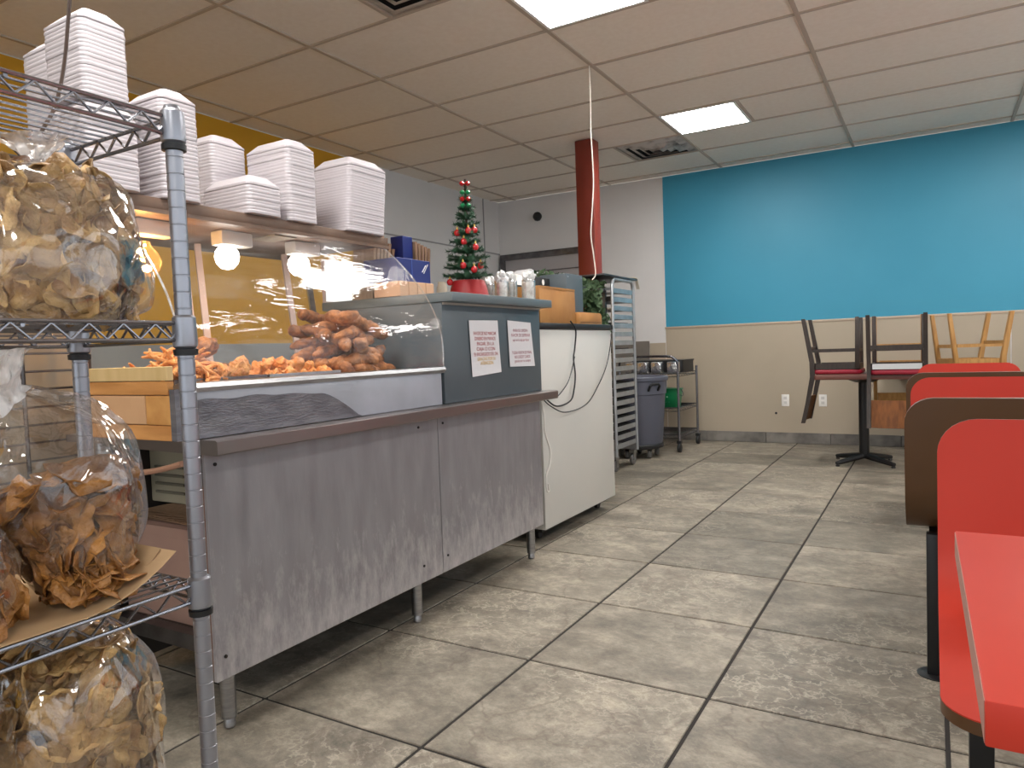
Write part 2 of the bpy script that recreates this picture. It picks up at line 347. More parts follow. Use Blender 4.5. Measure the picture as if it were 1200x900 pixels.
def spline(pts, n=6):
    P = [Vector(p) for p in pts]; Q = [P[0]*2-P[1]]+P+[P[-1]*2-P[-2]]; out = []
    for i in range(1, len(Q)-2):
        a, b, c, d = Q[i-1:i+3]
        for k in range(n):
            t = k/n
            out.append(.5*((2*b)+(c-a)*t+(2*a-5*b+4*c-d)*t*t+(3*b-a-3*c+d)*t**3))
    return out+[P[-1]]

# ------------------------------------------------------------------ the room
XL, XR, YB, YF = -4.53, 2.2, 7.5, -3.0
fl = struct(MB().box(XL-.1, XR+.1, YF-.1, YB+.1, -.12, -.004), 'floor', GROUT)
TX, TY, AX, AY = .59582, .58551, -1.16636, 1.43836
tile_me = {}
for k in range(-6, 6):
    for j in range(-8, 11):
        x0 = max(XL, AX+k*TX)+.0055; x1 = min(XR, AX+(k+1)*TX)-.0055; y0 = max(YF, AY+j*TY)+.005; y1 = min(YB, AY+(j+1)*TY)-.005
        if x1-x0 < .03 or y1-y0 < .03: continue
        w, d = x1-x0, y1-y0; key = (round(w, 3), round(d, 3))
        if key not in tile_me:
            tile_me[key] = MB().box(-w/2, w/2, -d/2, d/2, -.012, 0).mesh('floor_tile', FLOOR_T, bevel=.002, seg=1)
        link('floor_tile', tile_me[key], fl, ((x0+x1)/2, (y0+y1)/2, 0))

ce = struct(MB().box(XL-.1, XR+.1, YF-.1, YB+.1, CEIL+.02, CEIL+.12), 'ceiling', CEIL_T)
GX, GY, CW, CD = -1.84967, 3.67076, 1.2192, .6096
LIGHTS = [(0, -1), (0, 3), (0, -5), (0, -9), (2, 3), (2, -1), (2, -9)]
VENTS = [(-1, 4), (-1, -2)]
ct_me = {}
def ctile(x0, x1, y0, y1):
    x0 = max(x0, XL)+.008; x1 = min(x1, XR)-.008; y0 = max(y0, YF)+.008; y1 = min(y1, YB)-.008
    if x1-x0 < .03 or y1-y0 < .03: return
    w, d = x1-x0, y1-y0; key = (round(w, 3), round(d, 3))
    if key not in ct_me: ct_me[key] = MB().box(-w/2, w/2, -d/2, d/2, .004, .018).mesh('ceiling_tile', CEIL_T)
    link('ceiling_tile', ct_me[key], ce, ((x0+x1)/2, (y0+y1)/2, CEIL))
for k in range(-3, 4):
    for j in range(-11, 7):
        x0, x1, y0, y1 = GX+k*CW, GX+(k+1)*CW, GY+j*CD, GY+(j+1)*CD; xm = (x0+x1)/2
        if (k, j) in LIGHTS: ctile(xm, x1, y0, y1)
        elif (k, j) in VENTS: ctile(x0, xm, y0, y1)
        else: ctile(x0, x1, y0, y1)
for k in range(-2, 4):
    x = GX+k*CW; MB().box(x-.012, x+.012, YF, YB, CEIL-.004, CEIL+.012).build('grid_bar', GRID, ce)
for j in range(-10, 7):
    y = GY+j*CD; MB().box(XL, XR, y-.011, y+.011, CEIL-.003, CEIL+.011).build('grid_bar', GRID, ce)
for (k, j), left in [(q, True) for q in LIGHTS]+[(q, False) for q in VENTS]:
    xm = GX+(k+.5)*CW; y0 = GY+j*CD
    MB().box(xm-.011, xm+.011, y0+.011, y0+CD-.011, CEIL-.003, CEIL+.011).build('grid_bar', GRID, ce)
WHITE_FRAME = M('white_light_frame', S(235, 235, 232), .5)
lab = {(0, -1): 'bright square ceiling light panel cut by the top edge, nearer of two', (0, 3): 'bright square ceiling light panel beside the dark ceiling vent near the column'}
for n, (k, j) in enumerate(LIGHTS):
    x0 = GX+k*CW; y0 = GY+j*CD
    t = thing('ceiling_light', lab.get((k, j), 'square ceiling light panel over the %s, %s counted from the back wall' % (('aisle' if k == 0 else 'booths'), {3: 'first', -1: 'second', -5: 'third', -9: 'fourth'}[j])), 'ceiling light', (x0+CW/4, y0+CD/2, CEIL), 'square light panels set in the ceiling grid')
    a, b, c, d = x0+.014, x0+CW/2-.014, y0+.013, y0+CD-.013
    f = MB()
    for q in ((a, a+.018, c, d), (b-.018, b, c, d), (a+.018, b-.018, c, c+.018), (a+.018, b-.018, d-.018, d)): f.box(*q, CEIL-.006, CEIL+.012)
    f.build('frame', WHITE_FRAME, t)
    MB().box(a+.018, b-.018, c+.018, d-.018, CEIL, CEIL+.008).build('diffuser', PANEL_E, t)
VENTM = M('dusty_vent_metal', S(196, 188, 180), .6, col2=S(110, 100, 94), scale=7, lo=.45, hi=.7)
VENTD = M('vent_dark', S(26, 24, 23), .9)
for (k, j), l in zip(VENTS, ('dusty square ceiling vent beside the bright light panel, near the column', 'square ceiling vent cut by the top edge of the photo, above the food case')):
    x0 = GX+(k+.5)*CW; y0 = GY+j*CD; cx, cy = x0+CW/4, y0+CD/2
    t = thing('ceiling_vent', l, 'vent', (cx, cy, CEIL), 'ceiling air vents')
    MB().box(cx-.29, cx+.29, cy-.29, cy+.29, CEIL+.008, CEIL+.012).build('duct', VENTD, t)
    for i, (h, w) in enumerate(((.288, .062), (.212, .055), (.142, .048), (.08, .04))):
        f = MB(); z0 = CEIL-.012-.004*i
        v = []
        for hh, zz in ((h, CEIL+.006), (h-w, z0)):
            v += [(cx-hh, cy-hh, zz), (cx+hh, cy-hh, zz), (cx+hh, cy+hh, zz), (cx-hh, cy+hh, zz)]
        f.add(v, [(q, (q+1) % 4, (q+1) % 4+4, q+4) for q in range(4)])
        f.build('slat', VENTM, t, thick=.002)

wl = struct(MB().box(XL-.1, XL, YF, YB, 0, CEIL), 'wall_left', WHITE_WALL)
struct(MB().box(XL, XL+.004, YF, 5.3, 1.15, CEIL-.004), 'yellow_panel', YELLOW, wl)
struct(MB().box(XL, XL+.005, YF, 5.3, .1, 1.15), 'grey_panel', GREYW, wl)
SEAM = M('grey_panel_seam', S(150, 148, 148), .5)
for y in (7.16,): struct(MB().box(XL, XL+.006, y-.008, y+.008, .1, CEIL-.004), 'seam_strip', SEAM, wl)
struct(MB().box(XL, XL+.006, 5.32, YB, 2.18, 2.195), 'seam_strip', SEAM, wl)
wb = struct(MB().box(XL-.1, XR+.1, YB, YB+.1, 0, CEIL), 'wall_back', WHITE_WALL)
struct(MB().box(-2.475, XR, YB-.005, YB, 1.213, CEIL-.003), 'teal_panel', TEAL, wb)
struct(MB().box(-2.475, .575, YB-.006, YB, .1, 1.19), 'wainscot_panel', BEIGE, wb)
struct(MB().box(.583, XR, YB-.006, YB, .1, 1.19), 'wainscot_panel', BEIGE, wb)
struct(MB().box(-2.66, -2.483, YB-.006, YB, .1, 1.045), 'wainscot_panel', BEIGE, wb)
struct(MB().box(-2.483, XR, YB-.014, YB, 1.19, 1.213), 'wainscot_cap', M('beige_cap', S(186, 170, 150), .5), wb, bevel=.003)
struct(MB().box(-2.485, -2.472, YB-.009, YB, 1.213, CEIL-.003), 'corner_strip', WHITE_WALL, wb)
struct(MB().box(-3.6, -2.665, YB-.008, YB, .1, 1.07), 'steel_splash', M('grey_splash', S(112, 106, 100), .4, col2=S(126, 120, 112), scale=4), wb)
struct(MB().lathe([(.012, 0), (.012, .002), (0, .002)], (0, 0, 0), 10), 'cable_hole', BLACK, wb)
bpy.data.objects['cable_hole'].location = (-1.36, YB-.0065, .30); bpy.data.objects['cable_hole'].rotation_euler = (PI/2, 0, 0)
wr = struct(MB().box(XR, XR+.1, YF, YB, 0, .95).box(XR, XR+.1, YF, YB, 2.5, CEIL).box(XR, XR+.1, YF, -2.6, .95, 2.5).box(XR, XR+.1, 5.8, YB, .95, 2.5), 'wall_right', WHITE_WALL)
w3 = struct(MB().box(XR-.02, XR+.1, -2.6, 5.8, .92, .95).box(XR, XR+.1, -2.6, 5.8, 2.5, 2.53), 'added_side_window', DKSTEEL)  # unseen side window, added to brighten the counter front and ceiling
for i in range(8): struct(MB().box(XR+.02, XR+.08, -2.6+i*1.2-.03, -2.6+i*1.2+.03, .95, 2.5), 'window_frame', DKSTEEL, w3)  # frame bars of the added, unseen side window
SHOPP = FILM('shop_pane', gloss=.05, rough=.02, haze=0.001, bump=0)
for i in range(7): struct(MB().box(XR+.049, XR+.055, -2.57+i*1.2, -2.63+(i+1)*1.2, .95, 2.5), 'window_pane', SHOPP, w3)  # panes of the added, unseen side window
wf = struct(MB().box(XL-.1, XR+.1, YF-.1, YF, 0, .5).box(XL-.1, XR+.1, YF-.1, YF, 2.45, CEIL).box(XL-.1, -3.2, YF-.1, YF, .5, 2.45).box(1.7, XR+.1, YF-.1, YF, .5, 2.45), 'wall_front', WHITE_WALL)
w2 = struct(MB().box(-3.2, 1.7, YF-.1, YF+.02, .47, .5).box(-3.2, 1.7, YF-.1, YF, 2.45, 2.48), 'window_2', DKSTEEL)
for i in range(5): struct(MB().box(-3.2+i*1.225-.03, -3.2+i*1.225+.03, YF-.08, YF-.02, .5, 2.45), 'window_frame', DKSTEEL, w2)
for i in range(4): struct(MB().box(-3.17+i*1.225, -3.2+(i+1)*1.225-.03, YF-.055, YF-.049, .5, 2.45), 'window_pane', SHOPP, w2)
bb = struct(MB().box(-2.66, XR, YB-.006, YB-.001, 0, .104), 'baseboard_back', GROUT)
x = -2.66
while x < XR-.05:
    x1 = min(x+.6, XR); struct(MB().box(x+.002, x1-.002, YB-.018, YB-.006, .002, .107), 'baseboard_tile', BASE_T, bb, bevel=.002, seg=1); x = x1
struct(MB().box(XL, XL+.015, YF, YB, 0, .1), 'baseboard_left', BASE_T)
# hatch window in the back wall
w1 = struct(MB().box(-4.5, -3.3, YB-.05, YB-.0, 2.10, 2.17), 'window_1', DKSTEEL, bevel=.004)
struct(MB().box(-4.5, -4.44, YB-.05, YB, .95, 2.10), 'window_frame', DKSTEEL, w1)
struct(MB().box(-3.36, -3.3, YB-.05, YB, .95, 2.10), 'window_frame', DKSTEEL, w1)
struct(MB().box(-4.5, -3.3, YB-.06, YB, .9, .95), 'window_sill', DKSTEEL, w1)
struct(MB().box(-4.44, -3.36, YB-.02, YB-.002, .95, 2.10), 'window_shutter', M('grey_shutter', S(172, 167, 167), .4, .1), w1)
for z in (1.3, 1.62, 1.94): struct(MB().box(-4.44, -3.36, YB-.028, YB-.02, z-.006, z+.006), 'shutter_rib', DKSTEEL, w1)
# rust-red column
cl = struct(MB().box(-2.655, -2.49, 5.71, 5.85, 0, CEIL-.003), 'column', COLM, bevel=.008)
struct(MB().box(-2.68, -2.465, 5.685, 5.875, 0, .012), 'column_base_plate', COLM, cl)
# outlets
PLATE = M('white_plate', S(236, 234, 230), .4)
for x, l in ((-1.27, 'white outlet plate on beige wainscot, farther from the stacked chairs'), (-.925, 'white outlet plate half hidden behind the upturned dark chair')):
    t = thing('wall_outlet', l, 'outlet', (x, YB-.006, .43), 'white wall outlets')
    MB().box(x-.036, x+.036, YB-.012, YB-.0065, .37, .488).build('cover_plate', PLATE, t, bevel=.003)
    for z in (.405, .453): MB().box(x-.015, x+.015, YB-.014, YB-.012, z-.014, z+.014).build('socket', M('socket_grey', S(205, 203, 200), .4), t)
t = thing('security_camera', 'small black dome camera high on the white back wall', 'camera', (-3.97, YB, 2.575))
MB().prism([(-3.97+.05*math.cos(2*PI*k/18), 2.575+.05*math.sin(2*PI*k/18)) for k in range(18)], YB-.022, YB-.0005, 'y').build('mount', PLATE, t, bevel=.004)
MB().lathe([(0, -.055), (.03, -.046), (.05, -.02), (.055, 0), (.05, .02), (.03, .046), (0, .055)], (-3.955, YB-.075, 2.565), 16).build('camera_dome', BLACK, t)

# ------------------------------------------------------------------ serving counter
CX = -1.66
t = thing('serving_counter', 'long galvanised metal serving counter with steel ledge, standing on short legs', 'counter', (-1.9, 2.1, 0))
SCREW = M('dark_screw', S(40, 36, 36), .4, .6)
for y0, y1 in ((1.203, 2.233), (2.237, 3.072)):
    p = MB().box(CX-.012, CX, y0, y1, .168, .788).build('front_panel', GALV, t, bevel=.001, seg=1)
    for yy in (y0+.03, y1-.12):
        for zz in (.23, .755):
            if yy < 2.9: MB().prism([(yy+.005*math.cos(a*PI/4), zz+.005*math.sin(a*PI/4)) for a in range(8)], CX, CX+.003, 'x').build('screw', SCREW, p)
r = MB().prism([(-2.02, .792), (-1.592, .786), (-1.588, .79), (-1.588, .822), (-1.595, .826), (-1.66, .826), (-2.02, .826)], 1.19, 3.135, 'y').build('ledge', RAIL, t)
MB().box(CX-.03, CX-.0125, 1.205, 3.07, .70, .79).build('top_rail', DKSTEEL, t)
MB().box(-2.30, -2.03, 1.19, 3.10, .80, .822).build('rear_top', STEEL, t)
for x in (-1.715, -2.26):
    for y in (1.275, 2.13, 3.035):
        l = MB().lathe([(.021, .03), (.021, .80)], (x, y, 0), 12).build('leg', STEEL, t)
        MB().lathe([(.012, 0), (.017, .006), (.015, .03), (.012, .034)], (x, y, 0), 12).build('foot', STEEL, l)
MB().box(-2.25, -1.74, 1.262, 1.30, .20, .245).build('end_rail', DKSTEEL, t)
MB().box(-2.28, -1.74, 1.31, 3.02, .225, .24).build('under_shelf', M('dark_under_shelf', S(70, 60, 54), .6), t)
MB().box(-2.292, -2.284, 1.30, 3.05, .05, .795).build('added_shade_panel', M('dark_shade_panel', S(52, 46, 42), .7), t)  # panel added at the back to keep the space under the counter dark
MB().box(CX-.03, CX-.013, 1.21, 1.236, .19, .79).build('end_trim', M('rusty_edge', S(120, 84, 66), .6), t)

# things kept under the open end of the counter
t = thing('cardboard_box', 'pinkish brown cardboard box on the shelf under the open counter end', 'box', (-1.98, 1.5, .2405))
b = MB().box(-2.24, -1.78, 1.315, 1.72, .2405, .53).build('carton', CARDP, t, bevel=.004)
MB().box(-2.24, -1.78, 1.313, 1.3148, .50, .532).build('flap', CARDP, t)
t = thing('paper_stack', 'untidy stack of brown paper sheets lying on the pinkish box', 'paper', (-1.98, 1.5, .5325))
for i in range(7):
    a = random.uniform(-.06, .06); mb = MB(); z = .5335+i*.0042
    def sh(u, v, a=a, z=z):
        x = (u-.5)*.40; y = (v-.5)*.33; return (-2.0+x*math.cos(a)-y*math.sin(a), 1.51+x*math.sin(a)+y*math.cos(a), z+.003*(1+math.sin(u*5+i)))
    mb.grid(sh, 7, 4); mb.build('sheet', KRAFTD, t, thick=.001)
t = thing('fan_heater', 'beige box with louvred slots tucked deep under the counter end', 'appliance', (-2.22, 1.6, .567))
OLIVE = M('beige_enamel', S(166, 158, 136), .5)
MB().box(-2.278, -2.05, 1.44, 1.62, .567, .745).build('casing', OLIVE, t, bevel=.006)
for i in range(4): MB().box(-2.24, -2.09, 1.432, 1.4395, .60+i*.028, .608+i*.028).build('slot', M('slot_shade', S(110, 104, 90), .6), t)
MB().box(-2.27, -2.2, 1.46, 1.56, .7455, .768).build('lid', OLIVE, t, bevel=.004)
mb = MB()
mb.lathe([(0, 0), (.035, 0), (.038, .02), (.038, .11), (.026, .14), (.012, .15), (.012, .165), (0, .165)], (-1.93, 1.46, .567), 14)
t = single(mb, 'bottle', M('dull_white_bottle', S(150, 138, 128), .4), 'small white bottle with dark label in the dark under the counter', 'bottle')
MB().lathe([(.0385, .03), (.0388, .035), (.0388, .08), (.0385, .085)], (-1.93, 1.46, .567), 14).build('dark_label', BLACK, t)
mb = MB(); mb.grid(lambda u, v: (-1.84+.055*math.cos(2*PI*u)*(1-.35*v+.12*math.sin(5*u*PI)), 1.53+.06*math.sin(2*PI*u)*(1-.3*v), .567+.2*v), 14, 7, wrap=True)
single(mb, 'black_bag', BLACK, 'crumpled black plastic bag standing behind the shelf post under the counter', 'bag')
mb = MB(); mb.tube(bez((-2.36, 1.17, .70), (-2.2, 1.16, .72), (-1.95, 1.17, .70), (-1.70, 1.165, .765), 16), .008, 8)
single(mb, 'hose', M('tan_hose', S(176, 132, 108), .5), 'tan rubber hose slung across the open counter end', 'hose')

# ------------------------------------------------------------------ heated food case on the counter
CASE = thing('food_display_case', 'curved glass hot food display case wrapped in cling film, on the counter', 'display case', (-2.0, 1.7, .8265))
Y0, Y1 = 1.145, 2.275
MB().box(-1.682, -1.662, Y0, Y1, .8275, .962).build('base_front', LIGHTG, CASE, bevel=.001)
mb = MB()
nseg = 46
def torn(u):
    y = Y0+.004+u*.66; return .935-.02*u+.012*noise.noise(Vector((y*9, 3, 0)))-(max(0, u-.72)**1.5)*.62
mb.grid(lambda u, v: (-1.658+.002*math.sin(u*31+v*5), Y0+.004+u*.66, .829+(max(.831, torn(u))-.829)*v), nseg, 5)
mb.build('torn_film', DKFILM, CASE, thick=.0012)
MB().box(-2.28, -1.684, Y0+.02, Y1, .925, .945).build('deck', STEEL, CASE)
MB().prism([(-1.70, .946), (-1.655, .952), (-1.648, .963), (-1.652, .975), (-1.668, .978), (-1.70, .968)], Y0, Y1+.015, 'y').build('front_sill', STEEL, CASE)
# boarded end
for z0, z1, x0, x1, mt, nm in ((.985, 1.022, -2.055, -1.69, M('pale_board', S(204, 172, 116), .6, col2=S(214, 184, 130), scale=5, stretch=(6, 1, 1)), 'board'),
                               (.948, .983, -2.055, -1.69, BOARD, 'board'), (.829, .868, -2.055, -1.684, BOARD, 'board'),
                               (.87, .946, -2.055, -1.79, CARD, 'cardboard_panel'), (.87, .946, -1.787, -1.684, PLY, 'plywood_panel')):
    MB().box(x0, x1, Y0-.016, Y0+.003, z0, z1).build(nm, mt, CASE, bevel=.0015, seg=1)
MB().box(-1.684, -1.662, Y0-.016, Y0-.001, .829, .962).build('end_cap', DKFILM, CASE)
MB().box(-2.082, -2.06, Y0-.02, Y0+.002, .829, 1.06).build('corner_post', M('dark_brown_post', S(72, 56, 46), .5), CASE)
# curved front
GP = [(-1.652, .978), (-1.650, 1.03), (-1.655, 1.09), (-1.672, 1.155), (-1.70, 1.215), (-1.735, 1.27), (-1.78, 1.325), (-1.83, 1.378), (-1.88, 1.425), (-1.925, 1.462)]
GS = spline([(x, 0, z) for x, z in GP], 3)
mb = MB(); n = len(GS)
def glassf(u, v): p = GS[round(v*(n-1))]; return (p.x, Y0+(Y1-Y0)*u, p.z)
mb.grid(glassf, 24, n); mb.build('curved_glass', CASEG, CASE)
mb = MB(); mb.grid(lambda u, v: (GS[round(v*(n-1))].x+.006+.004*math.sin(u*17+v*9), Y0-.006+(Y1-Y0+.012)*u, GS[round(v*(n-1))].z+.004+.004*math.sin(u*11-v*13)), 40, n); mb.build('cling_film', WRAPF, CASE)
EDGE = FILM('glass_edge', gloss=.4, rough=.1, haze=.25, bump=.1)
for y in (Y0, Y1):
    v = [(-2.27, y, .98)]+[(p.x+.001, y, p.z) for p in GS]+[(-2.27, y, 1.462)]
    mb = MB(); mb.add(v, [tuple(range(len(v)))]); mb.build('end_glass', CASEG, CASE)
    mb = MB(); mb.tube([(p.x+.002, y, p.z) for p in GS], .003, 6); mb.build('glass_edge_strip', EDGE, CASE)
# top shelf, rear frame, lamps
MB().box(-2.55, -1.925, 1.0, Y1+.03, 1.475, 1.508).build('top_shelf', SHELFU, CASE, bevel=.004)
MB().box(-1.935, -1.92, 1.0, Y1+.03, 1.462, 1.4745).build('shelf_lip', SHELFU, CASE)
MB().box(-2.15, -2.02, 1.80, 1.90, 1.470, 1.4745).build('rating_plate', M('plate_paper', S(150, 138, 120), .6), CASE)
for y in (1.60, 1.66, 2.08, 2.2): MB().bar((-2.22, y-.0, .93), (-2.40, y+.10, 1.473), .022, .022).build('rear_post', POSTW if y != 2.2 else STEEL, CASE)
BULBG = FILM('amber_bulb_glass', tint=(1, .86, .62), gloss=.3, rough=.05, haze=.10, hazecol=(1, .7, .35), bump=0)
for i, (y, em) in enumerate(((1.345, None), (1.645, COOL_E), (1.97, COOL_E))):
    h = MB().box(-2.13, -2.07, y-.03, y+.10, 1.425, 1.474).build('lamp_holder', M('lamp_white', S(226, 220, 212), .4), CASE, bevel=.006)
    if em:
        MB().lathe([(0, -.044), (.02, -.040), (.036, -.022), (.041, 0), (.038, .018), (.025, .034)], (-2.10, y+.01, 1.388), 16).build('bulb', em, h)
    else:
        MB().lathe([(0, -.05), (.022, -.046), (.042, -.026), (.05, 0), (.04, .026), (.022, .046), (.018, .06)], (-2.09, y, 1.345), 18).build('bulb', BULBG, h)
        for q, (dy, dz) in enumerate(((-.012, .028), (.004, -.022))): MB().lathe([(0, -.012), (.012, -.006), (.014, 0), (.012, .006), (0, .012)], (-2.085, y+dy, 1.345+dz), 10).build('filament', WARM_E, h)
for y0, y1 in ((1.17, 1.475), (1.485, 1.785)):
    f = MB()
    f.box(-2.2, -1.72, y0, y1, .946, .950)
    for q in ((-2.2, -2.194, y0, y1), (-1.726, -1.72, y0, y1), (-2.194, -1.726, y0, y0+.006), (-2.194, -1.726, y1-.006, y1)): f.box(*q, .950, .985)
    f.build('pan', STEEL if y0 > 1.3 else DKSTEEL, CASE)

# fried food
def blob(r, seed, squash=(1, 1, 1), rough=.35, sub=2):
    bm = bmesh.new(); bmesh.ops.create_icosphere(bm, subdivisions=sub, radius=r)
    for v in bm.verts:
        d = 1+rough*noise.noise(v.co*(1.6/r)*.6+Vector((seed*7.3, 0, 0)))+rough*.5*noise.noise(v.co*(3/r)+Vector((0, seed*3.1, 0)))
        v.co = Vector((v.co.x*squash[0], v.co.y*squash[1], v.co.z*squash[2]))*d
    mb = MB(); mb.v = [tuple(v.co) for v in bm.verts]; mb.f = [tuple(x.index for x in f.verts) for f in bm.faces]; bm.free(); return mb
NUGM = [blob(.014, s, (1.2, 1, .8), .5, 2).mesh('fried_nugget', NUG) for s in range(6)]
cnt = 0
for i in range(120):
    u = random.random(); y = 1.505+.30*u; hmax = .055+.05*math.sin(PI*u)
    x = random.uniform(-2.05, -1.75)
    top = .952+hmax*(1-abs((x+1.9)/.17)**2*.8)
    z = .958+.8*(max(.96, top)-.958)*random.uniform(.25, 1)
    o = link('fried_nugget', random.choice(NUGM), None, (x, y, z), (random.uniform(0, 6), random.uniform(0, 6), random.uniform(0, 6)))
    s = random.uniform(.8, 1.35); o.scale = (s, s, s); tag(o, 'small golden battered nugget in the loose heap at the middle of the food case', 'fried food', 'golden nuggets heaped in the food case')
CHM = [blob(.036, s+20, (1.3, 1, .9), .6, 3).mesh('fried_chunk', NUG if s else FRY) for s in range(3)]
for i, (x, y, z, s, l) in enumerate(((-1.86, 1.36, 1.01, .9, 'craggy orange battered chunk at the middle of the pile by the shelf post'), (-1.79, 1.43, 1.0, .75, 'craggy battered chunk lying frontmost beside the nuggets'), (-1.95, 1.40, 1.01, .95, 'craggy battered chunk at the back of the pile'), (-1.88, 1.40, 1.075, .85, 'craggy battered chunk on top of the pile by the shelf post'), (-1.77, 1.36, .995, .55, 'small battered chunk low at the front of the pile'), (-2.04, 1.43, 1.0, .8, 'battered chunk farthest back in the pile'), (-1.87, 1.45, 1.0, .6, 'small battered chunk touching the nugget heap'))):
    o = link('fried_chunk', CHM[i % 3], None, (x, y, z), (i, i*2.1, i*.7)); o.scale = (s,)*3
    tag(o, l, 'fried food', 'battered chunks beside the shelf post')
STM = []
for s in range(6):
    mb = MB(); pts = [(t_*.19-.095, .03*math.sin(t_*2.4+s)+.012*math.sin(t_*7+s), .012*math.sin(t_*5+s*2)) for t_ in [k/26 for k in range(27)]]
    mb.tube(pts, .02, 12, rf=lambda q, p, s=s: .0235*(1-abs(2*q-1)**6*.75)*(1+.24*noise.noise(p*45+Vector((s, 0, 0)))+.12*noise.noise(p*110+Vector((s, 2, 0)))))
    mb.v = [tuple(Vector(v)*(1)+Vector((0, 0, .004*noise.noise(Vector(v)*120+Vector((s*5, 0, 0)))))) for v in mb.v]
    STM.append(mb.mesh('fried_strip', FRY, sharp=1.5))
rows = []
for lev in range(7):
    nst = (7, 7, 6, 6, 5, 4, 3)[lev]
    for q in range(nst):
        rows.append((lev, q, nst))
for i, (lev, q, nst) in enumerate(rows):
    fr = (q+.5)/nst
    y = 1.985+(-.08+.23*fr)*(1 if lev < 5 else .75)+.004*lev
    x = -1.83-.22*((q*2+lev) % 3)/2.6-.012*lev
    z = .979+lev*.0335+random.uniform(-.004, .004)
    o = link('fried_strip', STM[i % 6], None, (x, y, z), (random.uniform(-.3, .3), random.uniform(-.12, .12), PI/2+random.uniform(-.45, .45)+(1.0 if q == 0 else 0)))
    s = random.uniform(.9, 1.15); o.scale = (s, s, s)
    tag(o, 'long brown fried strip in the tall heap at the far case end', 'fried food', 'brown fried strips stacked in the food case')
ORM = []
for s in range(4):
    mb = MB(); mb.tube([(t_*.09-.045, .012*math.sin(t_*6+s), .01*math.sin(t_*4+s*3)) for t_ in [k/8 for k in range(9)]], .006, 7, rf=lambda q, p: .0065*(1-.5*abs(2*q-1)**3)); ORM.append(mb.mesh('fried_sliver', NUG))
for i in range(110):
    x = random.uniform(-2.02, -1.72); y = random.uniform(1.185, 1.33); c = 1-((x+1.87)/.17)**2*.8
    z = .955+random.random()*.12*max(.15, c)*(1-abs(y-1.26)*2.5)
    o = link('fried_sliver', random.choice(ORM), None, (x, y, z), (random.uniform(-.6, .6), random.uniform(-.6, .6), random.uniform(0, 6)))
    tag(o, 'thin orange fried sliver in the heap at the near end of the food case', 'fried food', 'orange slivers heaped behind the shelf post')

# ------------------------------------------------------------------ grey end cabinet with notices
t = thing('grey_cabinet', 'slate grey laminate cabinet standing on the counter end, with overhanging top', 'cabinet', (-1.95, 2.7, .827))
MB().box(-2.25, -1.662, 2.295, 3.105, .827, 1.228).build('carcass', GREYL, t, bevel=.002)
MB().box(-2.30, -1.605, 2.289, 3.135, 1.2295, 1.266).build('top_slab', GREYL2, t, bevel=.004)
MB().box(-1.662, -1.654, 2.30, 3.10, 1.22, 1.2285).build('edge_strip', M('pale_strip', S(168, 160, 150), .5), t)
def notice(name, label, pts, lines):
    """sheet taped to the face x=-1.66: four corners (y, z) and lines of print"""
    tt = thing(name, label, 'notice', (CX+.003, pts[0][0], pts[2][1]))
    (ya, za), (yb, zb), (yc, zc), (yd, zd) = pts     # top left, top right, bottom right, bottom left
    def f(u, v):
        y = (ya*(1-u)+yb*u)*v+(yd*(1-u)+yc*u)*(1-v); z = (za*(1-u)+zb*u)*v+(zd*(1-u)+zc*u)*(1-v)
        return (CX+.0035+.003*(1-v)**2*u, y, z)
    mb = MB(); mb.grid(f, 6, 6); mb.build('sheet', PAPER, tt, thick=.0006)
    for txt, v, w, h, mt in lines:
        cu = bpy.data.curves.new('lettering', 'FONT'); cu.body = txt; cu.align_x = 'CENTER'; cu.size = 1
        o = bpy.data.objects.new('lettering', cu); COL.objects.link(o)
        bpy.context.view_layer.update()
        me = bpy.data.meshes.new_from_object(o); bpy.data.objects.remove(o)
        xs = [q.co.x for q in me.vertices]; ys = [q.co.y for q in me.vertices]; wx = max(xs)-min(xs)
        c = f(.5, v)
        for q in me.vertices:
            q.co = Vector((c[0]+.0022, c[1]+(q.co.x-(max(xs)+min(xs))/2)/wx*w, c[2]+q.co.y*h))-WL[tt.name]
        me.materials.append(mt); link('lettering', me, tt)
    return tt
notice('paper_notice', 'white notice with red and amber lines, left one on the grey cabinet', [(2.475, 1.160), (2.703, 1.163), (2.716, .935), (2.488, .924)],
       [('FAVOR DE NO MARCAR', .73, .18, .021, REDTXT), ('DINERO EN MANOS', .635, .165, .021, REDTXT), ('PAGAR, EN LA', .54, .135, .021, REDTXT), ('CAJA O CON', .445, .145, .021, REDTXT),
        ('EL ENCARGADO DEL DIA', .35, .19, .021, REDTXT), ('GRACIAS POR SU', .265, .145, .02, YELTXT), ('ATENCION', .185, .10, .02, YELTXT)])
notice('paper_notice', 'white notice with plum lines in two blocks, right one on the grey cabinet', [(2.788, 1.165), (3.003, 1.157), (3.028, .95), (2.798, .955)],
       [('PARA SU ORDEN', .77, .135, .019, PINKTXT), ('FAVOR DE ESPERAR', .665, .175, .02, PINKTXT), ('aqui en la caja por favor', .565, .155, .018, PINKTXT),
        ('TODA VENTA ES FINAL', .28, .185, .019, PINKTXT), ('NO CREDIT CARDS', .185, .145, .019, PINKTXT), ('gracias por su compra', .10, .15, .018, PINKTXT)])
# glowing card standing in for the window reflection in the case glass
t = thing('reflection_card', 'glowing white card imitating a window reflection behind the far end of the food case', 'reflection card', (-2.285, 2.52, 1.2665))
MB().box(-2.298, -2.282, 2.295, 2.66, 1.2665, 1.455).build('card_back', POSTW, t)
MB().box(-2.2815, -2.279, 2.30, 2.655, 1.272, 1.45).build('reflection_face', EM('reflection_glow', (.97, 1, .97), 1.15), t)
